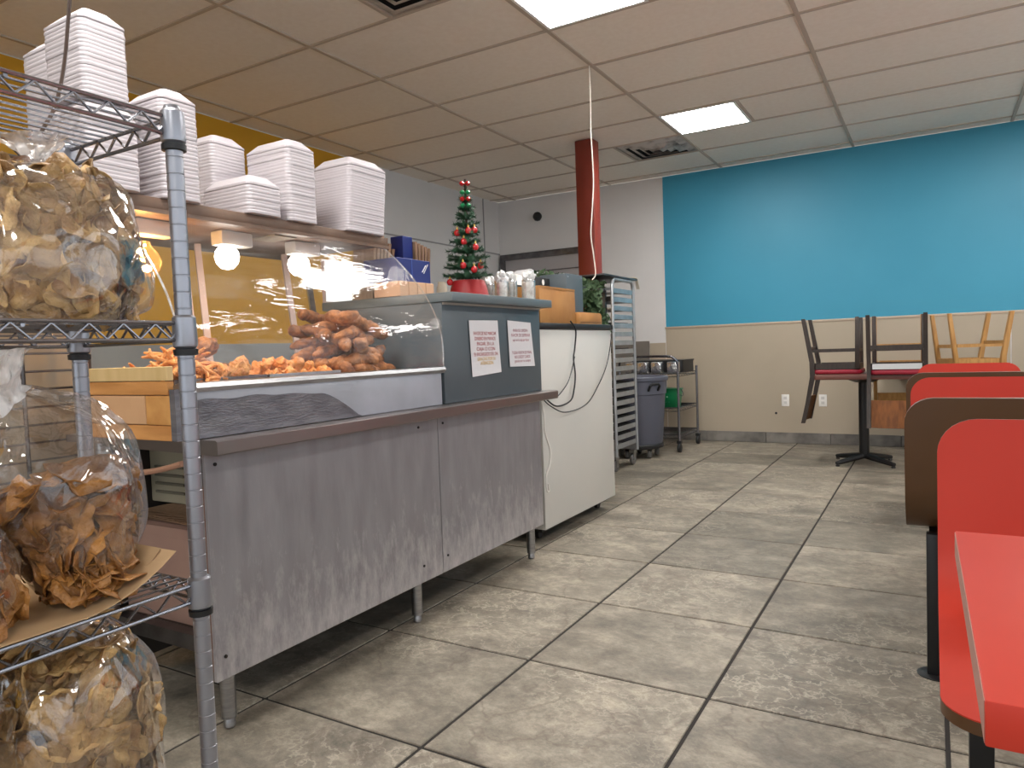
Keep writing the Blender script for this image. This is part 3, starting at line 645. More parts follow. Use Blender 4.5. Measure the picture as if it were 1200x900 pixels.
# ------------------------------------------------------------------ white freezer cabinet
t = thing('white_cabinet', 'off white enamel chest cabinet with black top edge, beside the grey cabinet', 'cabinet', (-2.1, 3.76, 0))
MB().box(-2.30, -1.762, 3.285, 4.245, .075, 1.132).build('body', OFFW, t, bevel=.006)
MB().box(-2.305, -1.752, 3.25, 4.268, 1.1335, 1.167).build('top_edge', BLACK, t, bevel=.008)
MB().box(-2.28, -1.80, 3.31, 4.22, .055, .0745).build('plinth', BLACK, t)
for x in (-1.86, -2.22):
    for y in (3.38, 4.17): MB().prism([(y+.026*math.cos(a*PI/8), .027+.026*math.sin(a*PI/8)) for a in range(16)], x-.012, x+.012, 'x').build('caster', BLACK, t)

# cords hanging on the white cabinet
def cord(name, label, pts, r, mat, n=6): 
    mb = MB(); mb.tube(spline(pts, n), r, 8); return single(mb, name, mat, label, 'cord')
xw = -1.752
cord('power_cord', 'black cord dropping from the wooden box in an S onto the ledge end', [(xw, 3.64, 1.18), (xw+.012, 3.68, 1.13), (xw+.008, 3.67, 1.03), (xw+.01, 3.645, .97), (xw+.01, 3.66, .88), (xw+.01, 3.64, .80), (xw+.008, 3.59, .735), (xw+.01, 3.42, .72), (xw+.012, 3.30, .765), (xw+.03, 3.20, .80)], .0045, BLACK)
cord('power_cord', 'thin black cord looping across the middle of the white cabinet front', [(xw+.018, 3.643, .98), (xw+.016, 3.60, .90), (xw+.018, 3.53, .83), (xw+.018, 3.40, .77), (xw+.02, 3.30, .785), (xw+.03, 3.22, .812)], .003, BLACK)
cord('power_cord', 'long black cord hanging down the far side of the white cabinet front', [(xw+.004, 4.20, 1.18), (xw+.012, 4.21, 1.13), (xw+.008, 4.17, 1.0), (xw+.01, 4.10, .90), (xw+.01, 3.98, .80), (xw+.01, 3.80, .70), (xw+.022, 3.50, .68), (xw+.024, 3.32, .73), (xw+.036, 3.18, .795)], .0035, BLACK)
cord('power_cord', 'white cord hanging from the ledge end down beside the metal counter', [(-1.655, 3.08, .785), (-1.652, 3.10, .70), (-1.652, 3.105, .62), (-1.65, 3.15, .52), (-1.65, 3.135, .45), (-1.652, 3.10, .40), (-1.652, 3.105, .33), (-1.652, 3.125, .325), (-1.652, 3.12, .36)], .005, M('white_cord', S(226, 222, 214), .5))
cord('hanging_cord', 'thin white cord dropping from the ceiling in front of the red column', [(-1.862, 4.262, CEIL-.003), (-1.866, 4.275, 2.6), (-1.864, 4.262, 2.4), (-1.86, 4.27, 2.1), (-1.872, 4.262, 1.9), (-1.885, 4.26, 1.75), (-1.872, 4.262, 1.62), (-1.868, 4.275, 1.50), (-1.885, 4.26, 1.46)], .004, M('ivory_cord', S(222, 212, 200), .5))
cord('hanging_cord', 'dark brown cable hanging from the ceiling past the foam box towers', [(-1.235, .69, CEIL-.001), (-1.27, .70, 2.2), (-1.262, .715, 1.80), (-1.275, .705, 1.6), (-1.262, .675, 1.48), (-1.25, .64, 1.415)], .0032, M('brown_cable', S(84, 64, 54), .5))

# ------------------------------------------------------------------ foam clamshell boxes stacked on the case
SHZ = 1.5085
def foam_meshes(wx, wy, pitch, key):
    """nested sheet of a pile, and the closed box on top (bevelled lid); x 0..-wx, y 0..wy"""
    def ring(i, z, r): return [(x, y, z) for x, y in rrect(-wx+i, -i, i, wy-i, r, 4)]
    def stack(rings):
        n = len(rings[0]); v = [p for R in rings for p in R]
        f = [tuple(range(n-1, -1, -1))]+[(a*n+k, a*n+(k+1) % n, (a+1)*n+(k+1) % n, (a+1)*n+k) for a in range(len(rings)-1) for k in range(n)]+[tuple((len(rings)-1)*n+k for k in range(n))]
        return MB().add(v, f)
    r = .022; h = pitch-.0003
    a = stack([ring(.0008, 0, r), ring(.0003, h*.25, r), ring(0, h*.5, r), ring(0, h*.85, r), ring(.0006, h, r)]).mesh('foam_box', FOAM, sharp=.9)
    b = stack([ring(.004, 0, r), ring(0, .004, r), ring(0, .010, r), ring(.003, .0105, r), ring(.004, .0135, r), ring(.030, .040, .014), ring(.032, .0405, .012)]).mesh('foam_box', FOAM, sharp=.35)
    return a, b
ORD = 'topmost second third fourth fifth sixth seventh eighth ninth tenth eleventh twelfth thirteenth fourteenth fifteenth sixteenth seventeenth eighteenth nineteenth twentieth'.split()
ORD += ['twenty-'+w for w in ('first second third fourth fifth sixth seventh eighth ninth'.split())]+['thirtieth']+['thirty-'+w for w in ('first second third fourth fifth sixth seventh'.split())]
def foam_stack(x, y, wx, wy, n, pitch, where, group, z=SHZ, lean=0., rz=0.):
    a, b = foam_meshes(wx, wy, pitch, where)
    for i in range(n):
        top = i == n-1
        jx, jy = random.uniform(-.0012, .0012), random.uniform(-.0012, .0012)
        o = link('foam_box', b if top else a, None, (x+jx+lean*i*.3, y+jy+lean*i, z+i*pitch), (0, 0, rz))
        tag(o, ('topmost white foam box with sloping lid, on %s' % where) if top else ('white foam box in %s, %s from top' % (where, ORD[n-1-i])), 'food box', group)
    return z+n*pitch
foam_stack(-1.90, 2.05, .205, .215, 25, .0103, 'the far stack by the blue carton', 'foam boxes in the far stack', lean=.0008)
foam_stack(-1.905, 1.77, .22, .135, 23, .0112, 'the tall stack left of the far stack', 'foam boxes in the second stack')
foam_stack(-1.90, 1.595, .24, .14, 9, .0112, 'the low front stack', 'foam boxes in the low stack')
foam_stack(-2.155, 1.66, .21, .15, 26, .0112, 'the stack behind the low one', 'foam boxes behind the low stack')
foam_stack(-1.90, 1.30, .195, .125, 26, .0113, 'the stack right behind the shelf post', 'foam boxes behind the shelf post')
zt = foam_stack(-1.895, 1.08, .215, .15, 18, .0113, 'the tallest tower, lower part', 'foam boxes low in the tallest tower')
foam_stack(-1.90, 1.085, .19, .13, 19, .0108, 'the tallest tower, upper part', 'foam boxes high in the tallest tower', z=zt+.032)
foam_stack(-2.125, 1.12, .15, .13, 36, .0118, 'the leftmost tower', 'foam boxes in the leftmost tower')

# ------------------------------------------------------------------ things on the grey cabinet top
SLZ = 1.2665
def carton(name, label, x0, x1, y0, y1, z0, z1, mat, flap=None, group=None, cat='box'):
    t = thing(name, label, cat, ((x0+x1)/2, (y0+y1)/2, z0), group)
    MB().box(x0, x1, y0, y1, z0, z1).build('carton', mat, t, bevel=.002, seg=1)
    if flap: MB().box(x0+.004, x1-.004, (y0+y1)/2-.001, (y0+y1)/2+.001, z1, z1+.0012).build('lid_seam', flap, t)
    return t
PALEC = M('pale_carton', S(214, 170, 136), .7)
SEAMD = M('seam_dark', S(90, 70, 60), .8)
for i in range(4): carton('small_carton', ['pale peach carton under the blue box, %s' % s for s in ('nearest the food case', 'second of the row', 'third of the row', 'at the cabinet corner end')][i], -2.0, -1.86, 2.29+i*.058, 2.345+i*.058, SLZ, SLZ+.062, PALEC, None, 'pale cartons under the blue box')
t = carton('blue_carton', 'navy blue carton lying on pale cartons beside the food case glass', -2.06, -1.88, 2.30, 2.525, SLZ+.0625, SLZ+.16, BLUE, SEAMD)
MB().box(-1.8795, -1.878, 2.395, 2.397, SLZ+.0645, SLZ+.158).build('crease', M('blue_crease', S(70, 96, 170), .5), t)
MB().bar((-1.8785, 2.465, SLZ+.11), (-1.8785, 2.49, SLZ+.14), .006, .002).build('scuff', PAPER, t)
MB().bar((-1.8785, 2.475, SLZ+.105), (-1.8785, 2.505, SLZ+.145), .004, .002).build('scuff', PAPER, t)
carton('blue_carton', 'navy blue carton standing upright among brown paper bags', -2.10, -2.03, 2.53, 2.60, SLZ, SLZ+.29, BLUE)
for i in range(5): 
    t = thing('paper_bag', 'folded brown paper bag standing right of the upright blue carton, number %s from it' % ('one', 'two', 'three', 'four', 'five')[i], 'paper bag', (-2.07, 2.615+i*.019, SLZ), 'paper bags right of the blue carton')
    MB().prism([(-2.13, SLZ), (-2.02, SLZ), (-2.02+.004*i, SLZ+.27-.006*i), (-2.13, SLZ+.275-.006*i)], 2.607+i*.019, 2.621+i*.019, 'y').build('bag_body', KRAFTD, t)
    MB().prism([(-2.0198, SLZ+.004), (-2.0185, SLZ+.004), (-2.0145+.004*i, SLZ+.262-.006*i), (-2.0158+.004*i, SLZ+.262-.006*i)], 2.612+i*.019, 2.616+i*.019, 'y').build('fold', CARDP, t)
for i in range(6):
    t = thing('paper_bag', 'brown paper bag leaning behind the far foam stack, number %s from the glass' % ('one', 'two', 'three', 'four', 'five', 'six')[i], 'paper bag', (-2.2, 2.40+i*.02, SLZ), 'paper bags behind the far foam stack')
    b = MB().prism([(-2.22, SLZ), (-2.10, SLZ), (-2.07+.002*i, SLZ+.34-.022*i), (-2.19, SLZ+.35-.022*i)], 2.395+i*.02, 2.411+i*.02, 'y').build('bag_body', KRAFTD, t)

# small christmas tree
TXc, TYc = -1.86, 2.79
t = thing('christmas_tree', 'small artificial christmas tree in a red foil pot on the grey cabinet', 'christmas tree', (TXc, TYc, SLZ))
MB().lathe([(.095, 0), (.098, .004), (.078, .085), (.072, .092), (.066, .086), (.06, .07)], (TXc, TYc, SLZ), 24).build('pot', REDPOT, t)
MB().tube([(TXc, TYc, SLZ+.06), (TXc, TYc+.004, SLZ+.56)], .006, 6).build('trunk', M('tree_stem', S(70, 52, 40), .8), t)
def sprig(mb, a, b, n, r, w=.0016):
    a = Vector(a); b = Vector(b); d = (b-a)
    for i in range(n):
        p = a+d*((i+.5)/n); th = random.uniform(0, 2*PI); t_ = d.normalized(); u = t_.orthogonal().normalized(); w_ = t_.cross(u)
        out = (u*math.cos(th)+w_*math.sin(th))*r*random.uniform(.7, 1.1)+t_*r*.5; s = t_.cross(out).normalized()*w
        mb.add([p-s, p+s, p+out], [(0, 1, 2)])
TH = .535
for lv in range(10):
    h = .112+lv*.0385; L0 = .118*(1-lv/11.5)
    nb = max(6, 12-lv//2)
    for q in range(nb):
        a = 2*PI*(q+lv*.37)/nb; L1 = L0*random.uniform(.75, 1.15)
        br = MB(); p0 = Vector((TXc, TYc, SLZ+h)); p1 = p0+Vector((math.cos(a)*L1, math.sin(a)*L1, .002+.014*random.random()))
        br.tube([p0, p1], .002, 4); sprig(br, p0, p1, int(110*L1/.1)+20, .019, .0024)
        br.build('branch', PINE, t)
br = MB(); sprig(br, (TXc, TYc, SLZ+.42), (TXc, TYc+.003, SLZ+TH), 120, .02, .0024); br.build('tree_top', PINE, t)
bm_ = MB().lathe([(0, -.016), (.009, -.014), (.0145, -.006), (.0155, .001), (.012, .009), (.005, .015), (0, .016)], (0, 0, 0), 12).mesh('bauble', BAUB)
cap_ = MB().lathe([(.0045, .0155), (.0045, .023), (.001, .025), (.001, .030)], (0, 0, 0), 8).mesh('bauble_cap', GOLD)
TOCAM = Vector((.555, -.832, 0)); TOR = Vector((.832, .555, 0))
for i, (px, pz, l) in enumerate(((.028, .135, 'lowest middle red bauble on the tree'), (-.022, .155, 'red bauble low on the left of the tree'), (.058, .155, 'red bauble low on the right of the tree'), (-.014, .265, 'red bauble left of the tree centre'), (.038, .24, 'red bauble halfway up on the right of the tree'), (.008, .315, 'upper middle red bauble on the tree'), (-.043, .31, 'red bauble high on the left of the tree'), (.036, .32, 'small red bauble high on the right of the tree'), (-.085, .085, 'red bauble at the lowest left branch of the tree'))):
    rr = .105*(1-pz/.56); dp = math.sqrt(max(.0004, rr*rr-px*px))
    o = link('bauble', bm_, None, Vector((TXc, TYc, SLZ+pz))+TOCAM*(dp+.012)+TOR*px, (0, 0, 0)); tag(o, l, 'bauble', 'red baubles on the tree'); link('bauble_cap', cap_, o)
GRB = M('shiny_green', S(30, 140, 84), .3)
for i, (z, mt, l) in enumerate(((TH, BAUB, 'red bow at the very top of the tree'), (TH-.04, GRB, 'green bow under the topmost red bow'), (TH-.07, BAUB, 'second red bow down from the tree top'), (TH-.10, GRB, 'lower green bow near the tree top'))):
    c = Vector((TXc, TYc, SLZ+z))+TOCAM*.022
    o = thing('ribbon_bow', l, 'bow', c, 'bows at the tree top')
    for s_ in (-1, 1):
        p = c+TOR*.013*s_
        mb = MB(); mb.lathe([(0, -.012), (.010, -.006), (.013, 0), (.010, .006), (0, .012)], p, 8); mb.build('loop', mt, o)
# jars
for i, (x, y, h, l) in enumerate(((-1.80, 2.985, .10, 'glass jar of pale filling nearest the christmas tree'), (-1.93, 3.075, .10, 'glass jar half hidden behind the first, white tissue on top'), (-1.81, 2.93+.16, .105, 'glass jar in the middle of the row, tall white tissue on top'), (-1.80, 3.21-.005, .10, 'glass jar at the far end of the row on the grey cabinet'))):
    if i == 3: y, x = 3.075, -1.70
    t = thing('glass_jar', l, 'jar', (x, y, SLZ), 'glass jars with white tissue tops')
    MB().lathe([(.030, 0), (.034, .006), (.034, h), (.030, h+.004), (.0295, h), (.0325, h-.004), (.0325, .008), (0, .006)], (x, y, SLZ), 18).build('glass', GLASSM, t)
    MB().lathe([(0, .008), (.031, .008), (.031, h-.012), (.02, h-.006), (0, h-.004)], (x, y, SLZ), 14).build('filling', FILLING, t)
    mb = MB()
    for q in range(5):
        a = q*1.4+i; bl = blob(.017, q+i*5, (1, 1, 1.15), .9, 2); c = Vector((x+.017*math.cos(a), y+.017*math.sin(a), SLZ+h+.012+.008*(q % 3)))
        mb.add([Vector(v)+c for v in bl.v], bl.f)
    mb.build('tissue_top', TISSUE, t)
mb = MB(); mb.lathe([(0, 0), (.024, 0), (.026, .01), (.026, .075), (.02, .085), (.02, .10), (0, .10)], (-2.02, 2.80, SLZ), 14)
single(mb, 'jar', M('cream_jar', S(206, 196, 176), .5), 'cream lidded jar standing behind the tree pot', 'jar')

# ------------------------------------------------------------------ things on the white cabinet
WZ = 1.1675
t = thing('wooden_box', 'amber wooden box standing on the white cabinet behind the grey top', 'box', (-1.9, 3.6, WZ))
MB().box(-2.06, -1.83, 3.43, 3.875, WZ, WZ+.206).build('box_body', WOOD, t, bevel=.003)
MB().box(-1.8295, -1.827, 3.435, 3.87, WZ+.196, WZ+.2055).build('front_lip', WOOD, t)
t = thing('wooden_board', 'small rounded amber wooden block in front of the garland', 'board', (-1.83, 4.08, WZ))
MB().prism(rrect(3.89, 4.22, WZ, WZ+.073, .03, 5, (1, 0, 0, 0)), -1.90, -1.81, 'x').build('block', WOOD, t, bevel=.002)
MB().prism([(3.90, WZ+.012), (4.20, WZ+.012), (4.20, WZ+.015), (3.90, WZ+.015)], -1.8095, -1.808, 'x').build('groove', SEAMD, t)
t = thing('grey_metal_box', 'tall grey metal cabinet box standing behind the wooden box', 'box', (-2.0, 4.1, WZ))
MB().box(-2.14, -1.955, 4.02, 4.26, WZ, WZ+.325).build('casing', GREYL, t, bevel=.002)
for y in (4.045, 4.235): MB().prism([(y+.005*math.cos(a*PI/4), WZ+.305+.005*math.sin(a*PI/4)) for a in range(8)], -1.955, -1.952, 'x').build('screw', STEEL, t)
t = thing('black_speaker', 'small black device with a white dot, left of the grey metal box', 'device', (-2.05, 3.86, WZ))
MB().box(-2.16, -2.0655, 3.83, 4.01, WZ, WZ+.30).build('casing', BLACK, t, bevel=.004)
MB().prism([(3.92+.014*math.cos(a*PI/8), WZ+.27+.018*math.sin(a*PI/8)) for a in range(16)], -2.065, -2.062, 'x').build('white_dot', PLATE, t)
t = thing('napkin_holder', 'black holder with a white napkin tuft behind the wooden box', 'holder', (-2.12, 3.66, WZ))
MB().box(-2.16, -2.075, 3.60, 3.78, WZ, WZ+.24).build('holder', BLACK, t, bevel=.004)
mb = MB()
for q in range(6): mb.grid(lambda u, v, q=q: (-2.15+.012*q+.006*math.sin(u*6+q), 3.62+.14*u+.012*math.sin(v*5+q), WZ+.241+v*(.05+.012*math.sin(q*4+u*3))), 6, 4)
mb.build('napkin', TISSUE, t, thick=.001)
# garland on a shelf rail between cabinet and pan rack
GL = M('garland_green', S(48, 74, 44), .75, col2=S(78, 100, 66), scale=30, rnd=.1)
t = thing('wall_rail', 'dark horizontal rail above the white cabinet carrying a green garland', 'rail', (-2.28, 4.9, 0))
MB().box(-2.31, -2.27, 4.28, 5.40, 1.465, 1.49).build('rail', DKSTEEL, t)
MB().box(-2.31, -2.27, 4.28, 4.31, 0, 1.464).build('post', DKSTEEL, t)
MB().box(-2.31, -2.27, 5.37, 5.40, 0, 1.464).build('post', DKSTEEL, t)
def garland(name, label, pts, n, r):
    t = thing(name, label, 'garland', pts[0]); P = spline(pts, 6); st_ = MB(); st_.tube(P, .004, 5); st_.build('stem', M('tree_stem', S(70, 52, 40), .8), t)
    for a, b in zip(P[:-1], P[1:]):
        mb = MB(); sprig(mb, a, b+(b-a)*.01, n, r)
        for q in range(int(r*420)):
            c = a+(b-a)*random.random()+Vector([random.uniform(-r*.9, r) for _ in range(3)]); d1 = Vector([random.uniform(-1, 1) for _ in range(3)]).normalized(); d2 = d1.orthogonal().normalized()
            mb.add([c-d1*.026, c+d2*.012, c+d1*.026, c-d2*.012], [(0, 1, 2, 3)])
        mb.build('sprig', GL, t)
    return t
garland('garland', 'green leafy garland lying along the dark rail behind the grey metal box', [(-2.26, 4.22, 1.52), (-2.27, 4.5, 1.515), (-2.28, 4.8, 1.51), (-2.29, 5.1, 1.515), (-2.29, 5.38, 1.51)], 60, .034)
garland('garland', 'green garland hanging down between grey metal box and pan rack', [(-2.22, 4.95, 1.44), (-2.20, 4.98, 1.38), (-2.21, 5.02, 1.30), (-2.19, 5.06, 1.22), (-2.20, 5.04, 1.12)], 110, .062)
mb = MB(); mb.grid(lambda u, v: (-2.55+.25*v, 4.15+.60*u, 1.50+.095*math.sin(PI*u)*math.sin(PI*min(1, v+.15))+.004*math.sin(u*20+v*9)), 20, 8)
single(mb, 'plastic_tray_cover', M('cloudy_plastic', S(206, 206, 208), .3), 'pale cloudy plastic cover lying behind the garland', 'cover', thick=.002)
t = thing('back_shelf', 'dark wire shelf behind the garland, seen over the white cabinet', 'shelf', (-2.45, 4.5, 0))
MB().box(-2.62, -2.33, 4.05, 4.85, 1.47, 1.495).build('shelf_board', DKSTEEL, t)
for y in (4.06, 4.82):
    for x in (-2.61, -2.358): MB().box(x, x+.025, y, y+.025, 0, 1.4695).build('leg', DKSTEEL, t)

# ------------------------------------------------------------------ sheet pan rack
ALU = M('aluminium', S(186, 190, 194), .35, .8, col2=S(170, 174, 178), scale=10)
t = thing('pan_rack', 'tall aluminium sheet pan rack on casters beside the white cabinet', 'rack', (-2.45, 5.62, 0))
RX0, RX1, RY0, RY1, RZ0, RZ1 = -2.215, -2.70, 5.385, 5.85, .13, 1.57
for x in (RX0, RX1):
    P = [(x, RY0, RZ0)]+[(x, RY0, RZ1-.06)]+[(x, RY0+.06-.06*math.cos(a), RZ1-.06+.06*math.sin(a)) for a in (PI/6, PI/3, PI/2)]+[(x, RY1-.06+.06*math.sin(a), RZ1-.06+.06*math.cos(a)) for a in (0, PI/6, PI/3, PI/2)]+[(x, RY1, RZ0)]
    mb = MB(); mb.tube(P, .014, 8); mb.build('side_frame', ALU, t)
    for i in range(19):
        z = .19+i*.0705; mb = MB()
        s = -1 if x == RX0 else 1
        mb.box(x-.004, x+.004, RY0+.012, RY1-.03, z, z+.038); mb.box(x+s*.004, x+s*.03, RY0+.012, RY1-.03, z, z+.003)
        mb.build('slide', ALU, t)
for y in (RY0, RY1):
    MB().box(RX1, RX0, y-.012, y+.012, RZ0, RZ0+.05).build('base_bar', ALU, t)
    MB().box(RX1, RX0, y-.01, y+.01, RZ1-.09, RZ1-.07).build('top_bar', ALU, t)
RUB = M('grey_rubber', S(96, 94, 92), .6)
for x in (RX0-.03, RX1+.03):
    for y in (RY0+.04, RY1-.03):
        c = MB().box(x-.022, x+.022, y-.03, y+.03, .105, .13).build('caster', STEEL, t)
        MB().prism([(y+.05*math.cos(a*PI/10), .0505+.05*math.sin(a*PI/10)) for a in range(20)], x-.013, x+.013, 'x').build('wheel', RUB, c, bevel=.005)
        for s in (-1, 1): MB().prism([(y-.026, .105), (y+.026, .105), (y+.014, .04), (y-.014, .04)], x+s*.018-.002, x+s*.018+.002, 'x').build('fork', STEEL, c)
NUMW = ['topmost']+ORD[1:]
for q_, i in enumerate(range(17, 0, -1)):
    z = .19+i*.0705
    tt = thing('sheet_pan', 'dark sheet pan in the tall pan rack, %s from the top' % NUMW[q_], 'pan', (-2.45, 5.61, z+.0035), 'sheet pans in the rack')
    mb = MB(); mb.box(RX1+.012, RX0-.012, RY0+.02, RY1-.04, z+.0035, z+.006); mb.build('pan_base', DKSTEEL, tt)
    if i in (16, 15, 13, 12, 10, 9, 8):
        mb = MB()
        for q in range(14):
            c = (random.uniform(RX1+.06, RX0-.05), random.uniform(RY0+.05, RY1-.08)); mb.lathe([(0, .0065), (.03, .0065), (.034, .016), (.02, .028), (0, .03)], (c[0], c[1], z), 7)
        mb.build('pan_load', M('dark_loaf', S(90, 70, 52), .8, col2=S(190, 176, 160), scale=14), tt)
    else:
        MB().box(RX1+.03, RX0-.03, RY0+.04, RY1-.06, z+.0065, z+.045).build('pan_load', M('black_mould', S(30, 28, 28), .7), tt)
t = thing('top_tray', 'grey tray with a white cloth strip lying on top of the pan rack', 'tray', (-2.3, 5.6, RZ1+.0145))
MB().box(-2.62, -2.20, 5.20, 5.93, RZ1+.0145, RZ1+.03).build('tray', DKSTEEL, t, bevel=.004)
mb = MB(); mb.grid(lambda u, v: (-2.235+.03*v, 5.70+.30*u, RZ1+.031+.012*math.sin(u*2.2)-(max(0, u-.78)**1.4)*.75), 14, 4); mb.build('cloth_strip', M('cream_cloth', S(220, 212, 196), .8), t, thick=.003)

# ------------------------------------------------------------------ grey bin on a dolly
BXc, BYc = -2.36, 6.28
t = thing('trash_bin', 'round grey plastic bin on a black wheeled dolly beside the pan rack', 'bin', (BXc, BYc, 0))
MB().lathe([(0, .13), (.215, .13), (.22, .14), (.252, .58), (.262, .585), (.266, .70), (.278, .705), (.282, .735), (.272, .745), (.262, .74), (.25, .70), (.20, .16), (0, .155)], (BXc, BYc, 0), 36).build('body', BIN, t)
for a in (-.65, PI-.65):
    c, s = math.cos(a), math.sin(a)
    mb = MB(); P = [(BXc+c*(.262+d)-s*w, BYc+s*(.262+d)+c*w, z) for w, z, d in ((-.05, .62, 0), (-.05, .665, .03), (-.03, .68, .035), (.03, .68, .035), (.05, .665, .03), (.05, .62, 0))]
    mb.tube(P, .012, 8); mb.build('handle', BLACK, t)
d = MB().lathe([(0, .085), (.20, .085), (.225, .095), (.228, .12), (.222, .129), (0, .129)], (BXc, BYc, 0), 28).build('dolly', BLACK, t)
for k in range(5):
    a = -.62+k*2*PI/5; x, y = BXc+.17*math.cos(a), BYc+.17*math.sin(a)
    MB().prism([(y+.038*math.cos(q*PI/8), .0385+.038*math.sin(q*PI/8)) for q in range(16)], x-.012, x+.012, 'x').build('wheel', RUB, d, bevel=.004)
    MB().box(x-.016, x+.016, y-.018, y+.018, .06, .086).build('fork', BLACK, d)

# ------------------------------------------------------------------ wire utility cart
t = thing('utility_cart', 'chrome wire utility cart with three shelves against the beige wall', 'cart', (-2.4, 6.92, 0))
QX0, QX1, QY0, QY1 = -2.075, -2.66, 6.60, 7.22
for x in (QX0, QX1):
    for y in (QY0, QY1):
        MB().lathe([(.0125, .11), (.0125, .80), (.008, .806)], (x, y, 0), 12).build('post', CHROME, t)
        c = MB().box(x-.02, x+.02, y-.022, y+.022, .085, .112).build('caster', BLACK, t)
        MB().prism([(y+.045*math.cos(q*PI/8), .0455+.045*math.sin(q*PI/8)) for q in range(16)], x-.014, x+.014, 'x').build('wheel', BLACK, c, bevel=.005)
for z in (.165, .42, .75):
    s = MB()
    for y in (QY0, QY1):
        for dz in (0, -.03): s.tube([(QX0, y, z+dz), (QX1, y, z+dz)], .0035, 6)
    for x in (QX0, QX1):
        for dz in (0, -.03): s.tube([(x, QY0, z+dz), (x, QY1, z+dz)], .0035, 6)
    sh = s.build('shelf_frame', CHROME, t)
    zz = MB()
    for y in (QY0, QY1):
        n = 15; zz.tube([(QX0+(QX1-QX0)*i/n, y, z-(.03 if i % 2 else 0)) for i in range(n+1)], .002, 5)
    for x in (QX0, QX1):
        n = 15; zz.tube([(x, QY0+(QY1-QY0)*i/n, z-(.03 if i % 2 else 0)) for i in range(n+1)], .002, 5)
    zz.build('truss_wire', CHROME, sh)
    w = MB()
    for i in range(1, 26): w.tube([(QX0, QY0+(QY1-QY0)*i/26, z+.002), (QX1, QY0+(QY1-QY0)*i/26, z+.002)], .0015, 4)
    w.build('deck_wire', CHROME, sh)
P = [(QX0, QY0, .79), (QX0, QY0-.005, .85), (QX0-.03, QY0-.02, .895), (QX0-.10, QY0-.03, .915), (QX1+.10, QY0-.03, .915), (QX1+.03, QY0-.02, .895), (QX1, QY0-.005, .85), (QX1, QY0, .79)]
mb = MB(); mb.tube(spline(P, 4), .0125, 10); mb.build('push_handle', CHROME, t)
FOIL = M('crumpled_foil', S(220, 220, 222), .25, .9, bump=.8, bscale=30)
for i, (x, l) in enumerate(((-2.14, 'shiny foil pack on the cart top, nearest the cart post'), (-2.30, 'shiny foil pack on the cart top, middle of the row'), (-2.44, 'shiny foil pack on the cart top behind the bin rim'), (-2.56, 'shiny foil pack on the cart top, farthest left'))):
    mb = MB(); mb.box(x-.05, x+.05, 6.63, 6.72, .7545, .86); o = single(mb, 'foil_pack', FOIL, l, 'foil pack', None, 'foil packs on the cart top', bevel=.008)
t2 = thing('black_tub', 'black plastic tub on the cart top against the wall', 'tub', (-2.3, 7.0, .7545))
mb = MB(); mb.prism(rrect(-2.60, -2.09, 6.80, 7.19, .03), .7545, .86); mb.build('tub', BLACK, t2, bevel=.004)
mb = MB(); mb.prism(rrect(-2.61, -2.083, 6.79, 7.20, .03), .8602, .872); mb.build('tub_rim', BLACK, t2)
t2 = thing('green_bucket', 'green square bucket with faint white print on the middle cart shelf', 'bucket', (-2.19, 6.7, .4247))
mb = MB(); v = []
for (h, z) in ((.088, .4247), (.105, .59)): v += [(-2.20+x, 6.73+y, z) for x, y in rrect(-h, h, -h*.85, h*.85, .02, 4)]
n = len(v)//2; mb.add(v, [tuple(range(n-1, -1, -1)), tuple(n+k for k in range(n))]+[(k, (k+1) % n, (k+1) % n+n, k+n) for k in range(n)]); mb.build('bucket', GREEN, t2, bevel=.002)
mb = MB(); mb.prism([(-2.20+x, 6.73+y) for x, y in rrect(-.11, .11, -.095, .095, .02, 4)], .590, .602); mb.build('rim', GREEN, t2)
PR = M('faint_white_print', S(150, 196, 170), .6)
MB().bar((-2.23, 6.6525, .475), (-2.205, 6.6525, .475), .006, .001).build('print', PR, t2); MB().bar((-2.19, 6.6525, .475), (-2.175, 6.6525, .475), .006, .001).build('print', PR, t2)
MB().prism([(-2.20+.006*math.cos(a*PI/4), .525+.008*math.sin(a*PI/4)) for a in range(8)], 6.6455, 6.6475, 'y').build('print', PR, t2)
mb = MB(); mb.tube(bez((-2.093, 6.73, .598), (-2.05, 6.74, .54), (-2.06, 6.70, .50), (-2.10, 6.68, .56), 10), .003, 6); mb.build('bail_handle', CHROME, t2)

